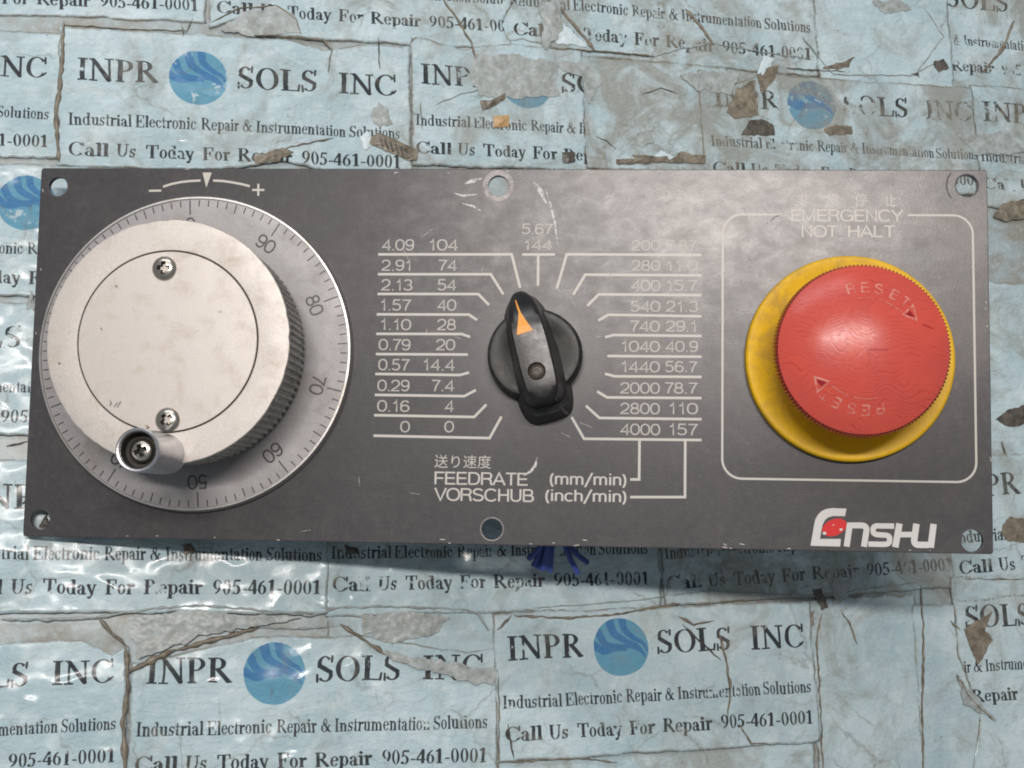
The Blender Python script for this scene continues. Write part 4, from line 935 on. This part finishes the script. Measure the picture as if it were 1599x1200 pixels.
# ---- emergency stop
EC = (89.25, -.25)
stop = lathe('emergency_stop_collar', [(26.45, .02), (26.45, 1.9), (26.25, 2.6), (25.8, 2.95), (25.1, 3.0), (23.2, 2.5), (17, 1.5), (11.5, 1.5), (11.2, 3), (10.6, 14.6)], M['yellow'], root, EC, 160, ang=30)
NTE = 136
def ser(r, z, k): return r-(.0, .75)[k % 2] if 14.3 < z < 19.5 and r > 20.4 else r
cap = lathe('emergency_stop_button', [(9, 14.4), (20.6, 14.35), (21.3, 14.9), (21.25, 18.6), (21.1, 19.2), (20.5, 19.8), (18.5, 20.9), (16, 21.9), (13, 22.8), (10, 23.5), (7, 23.95), (4, 24.2), (2, 24.27), (0.001, 24.3)], M['red'], root, EC, NTE*2, ser, ang=32)
def dz(x, y):
    r = math.hypot(x-EC[0], y-EC[1]); tab = [(0,24.3),(4,24.2),(7,23.95),(10,23.5),(13,22.8),(16,21.9),(18.5,20.9),(20.5,19.8)]
    for (a, za), (b, zb) in zip(tab, tab[1:]):
        if r <= b: return za+(zb-za)*(r-a)/(b-a)+.06
    return 19.8
def on_arc(me, ang, rad, h, xm=None):
    xs = [v.co.x for v in me.vertices]; xm = (min(xs)+max(xs))/2; sc = h; ca, sa = math.cos(ang-math.pi/2), math.sin(ang-math.pi/2)
    for v in me.vertices:
        x = (v.co.x-xm)*sc*1.1; y = rad-h/2+v.co.y*sc; X_ = EC[0]+x*ca-y*sa; Y_ = EC[1]+x*sa+y*ca; v.co = (X_*MM, Y_*MM, (dz(X_, Y_)+.001*v.co.z)*MM)
for half in (0, 180):
    for ch, a in zip('RESET', (103, 90, 77, 62, 50)):
        m_ = stroke_text(ch, .15); on_arc(m_, math.radians(a+half), 14.9, 2.5); link('raised_letter', m_, M['reset'], cap)
    def pol(r, a): t = math.radians(a+half); return (EC[0]+r*math.cos(t), EC[1]+r*math.sin(t))
    tri = [pol(15.6, 43), pol(12.0, 43), pol(14.0, 30)]
    ribbon('reset_arrow', tri, .42, M['reset'], cap, closed=True, dome=lambda x, y: dz(x, y)+.02)
    cxm = sum(q[0] for q in tri)/3; cym = sum(q[1] for q in tri)/3
    link('arrow_recess', mesh('arrow_recess', [(cxm+(q[0]-cxm)*.62, cym+(q[1]-cym)*.62, dz(*q)+.03) for q in tri], [(0,1,2)]), M['red_dark'], cap)
    ribbon('reset_arrow', [pol(12.2, a) for a in range(46, 104, 4)], .16, M['reset'], cap, dome=lambda x, y: dz(x, y)+.02)
ribbon('gouge', [P(*q, 24) for q in ((1352,547),(1365,546.2),(1380,546.5),(1388,546))], lambda t: .1+.45*math.sin(math.pi*t), M['red_gouge'], cap, dome=lambda x, y: dz(x, y)+.02)
ribbon('gouge', [P(*q, 21) for q in ((1437,508),(1448,511),(1456,515))], lambda t: .1+.3*math.sin(math.pi*t), M['red_gouge'], cap, dome=lambda x, y: dz(x, y)+.02)

# ---- cut blue wires hanging out from under the plate
def Qw(u, v, z):
    x, y = P(u, v, z); return Vector((x, y, z))
def tube(name, pts, r, mat, parent, n=10):
    vs, fs = [], []
    for i, p in enumerate(pts):
        a, b = pts[max(i-1, 0)], pts[min(i+1, len(pts)-1)]; t = (b-a).normalized(); u = t.cross(Vector((0, 0, 1))).normalized(); w = t.cross(u)
        for k in range(n): q = p+(u*math.cos(2*math.pi*k/n)+w*math.sin(2*math.pi*k/n))*r; vs.append(tuple(q))
    for i in range(len(pts)-1):
        for k in range(n): k2 = (k+1) % n; fs.append((i*n+k, i*n+k2, (i+1)*n+k2, (i+1)*n+k))
    fs.append(tuple(range((len(pts)-1)*n, len(pts)*n))); me = mesh(name, vs, fs, False); smooth_angle(me, 50)
    return link(name, me, mat, parent)
for i, (x0, x1, y1) in enumerate(((850,825,873), (850,833,884), (853,840,888), (856,848,890), (859,854,888), (862,859,893), (880,902,896), (884,918,880))):
    a = Qw(x0+4, 828, -30+i*.6); b = Qw(x0, 845, -22-(i % 3)); c = Qw((x0+x1)/2, (y1+853)/2, -23-(i % 3)*1.2); d = Qw(x1, y1, -24-(i % 3)*1.2)
    w = tube('blue_wire', [Vector((8+i*.7, -9.5, -31+i)), a, b, c, d], .78, M['wire'], root)
    t = (d-c).normalized(); tube('wire_core', [d-t*.1, d+t*.12], .3, M['copper'], w, 8)
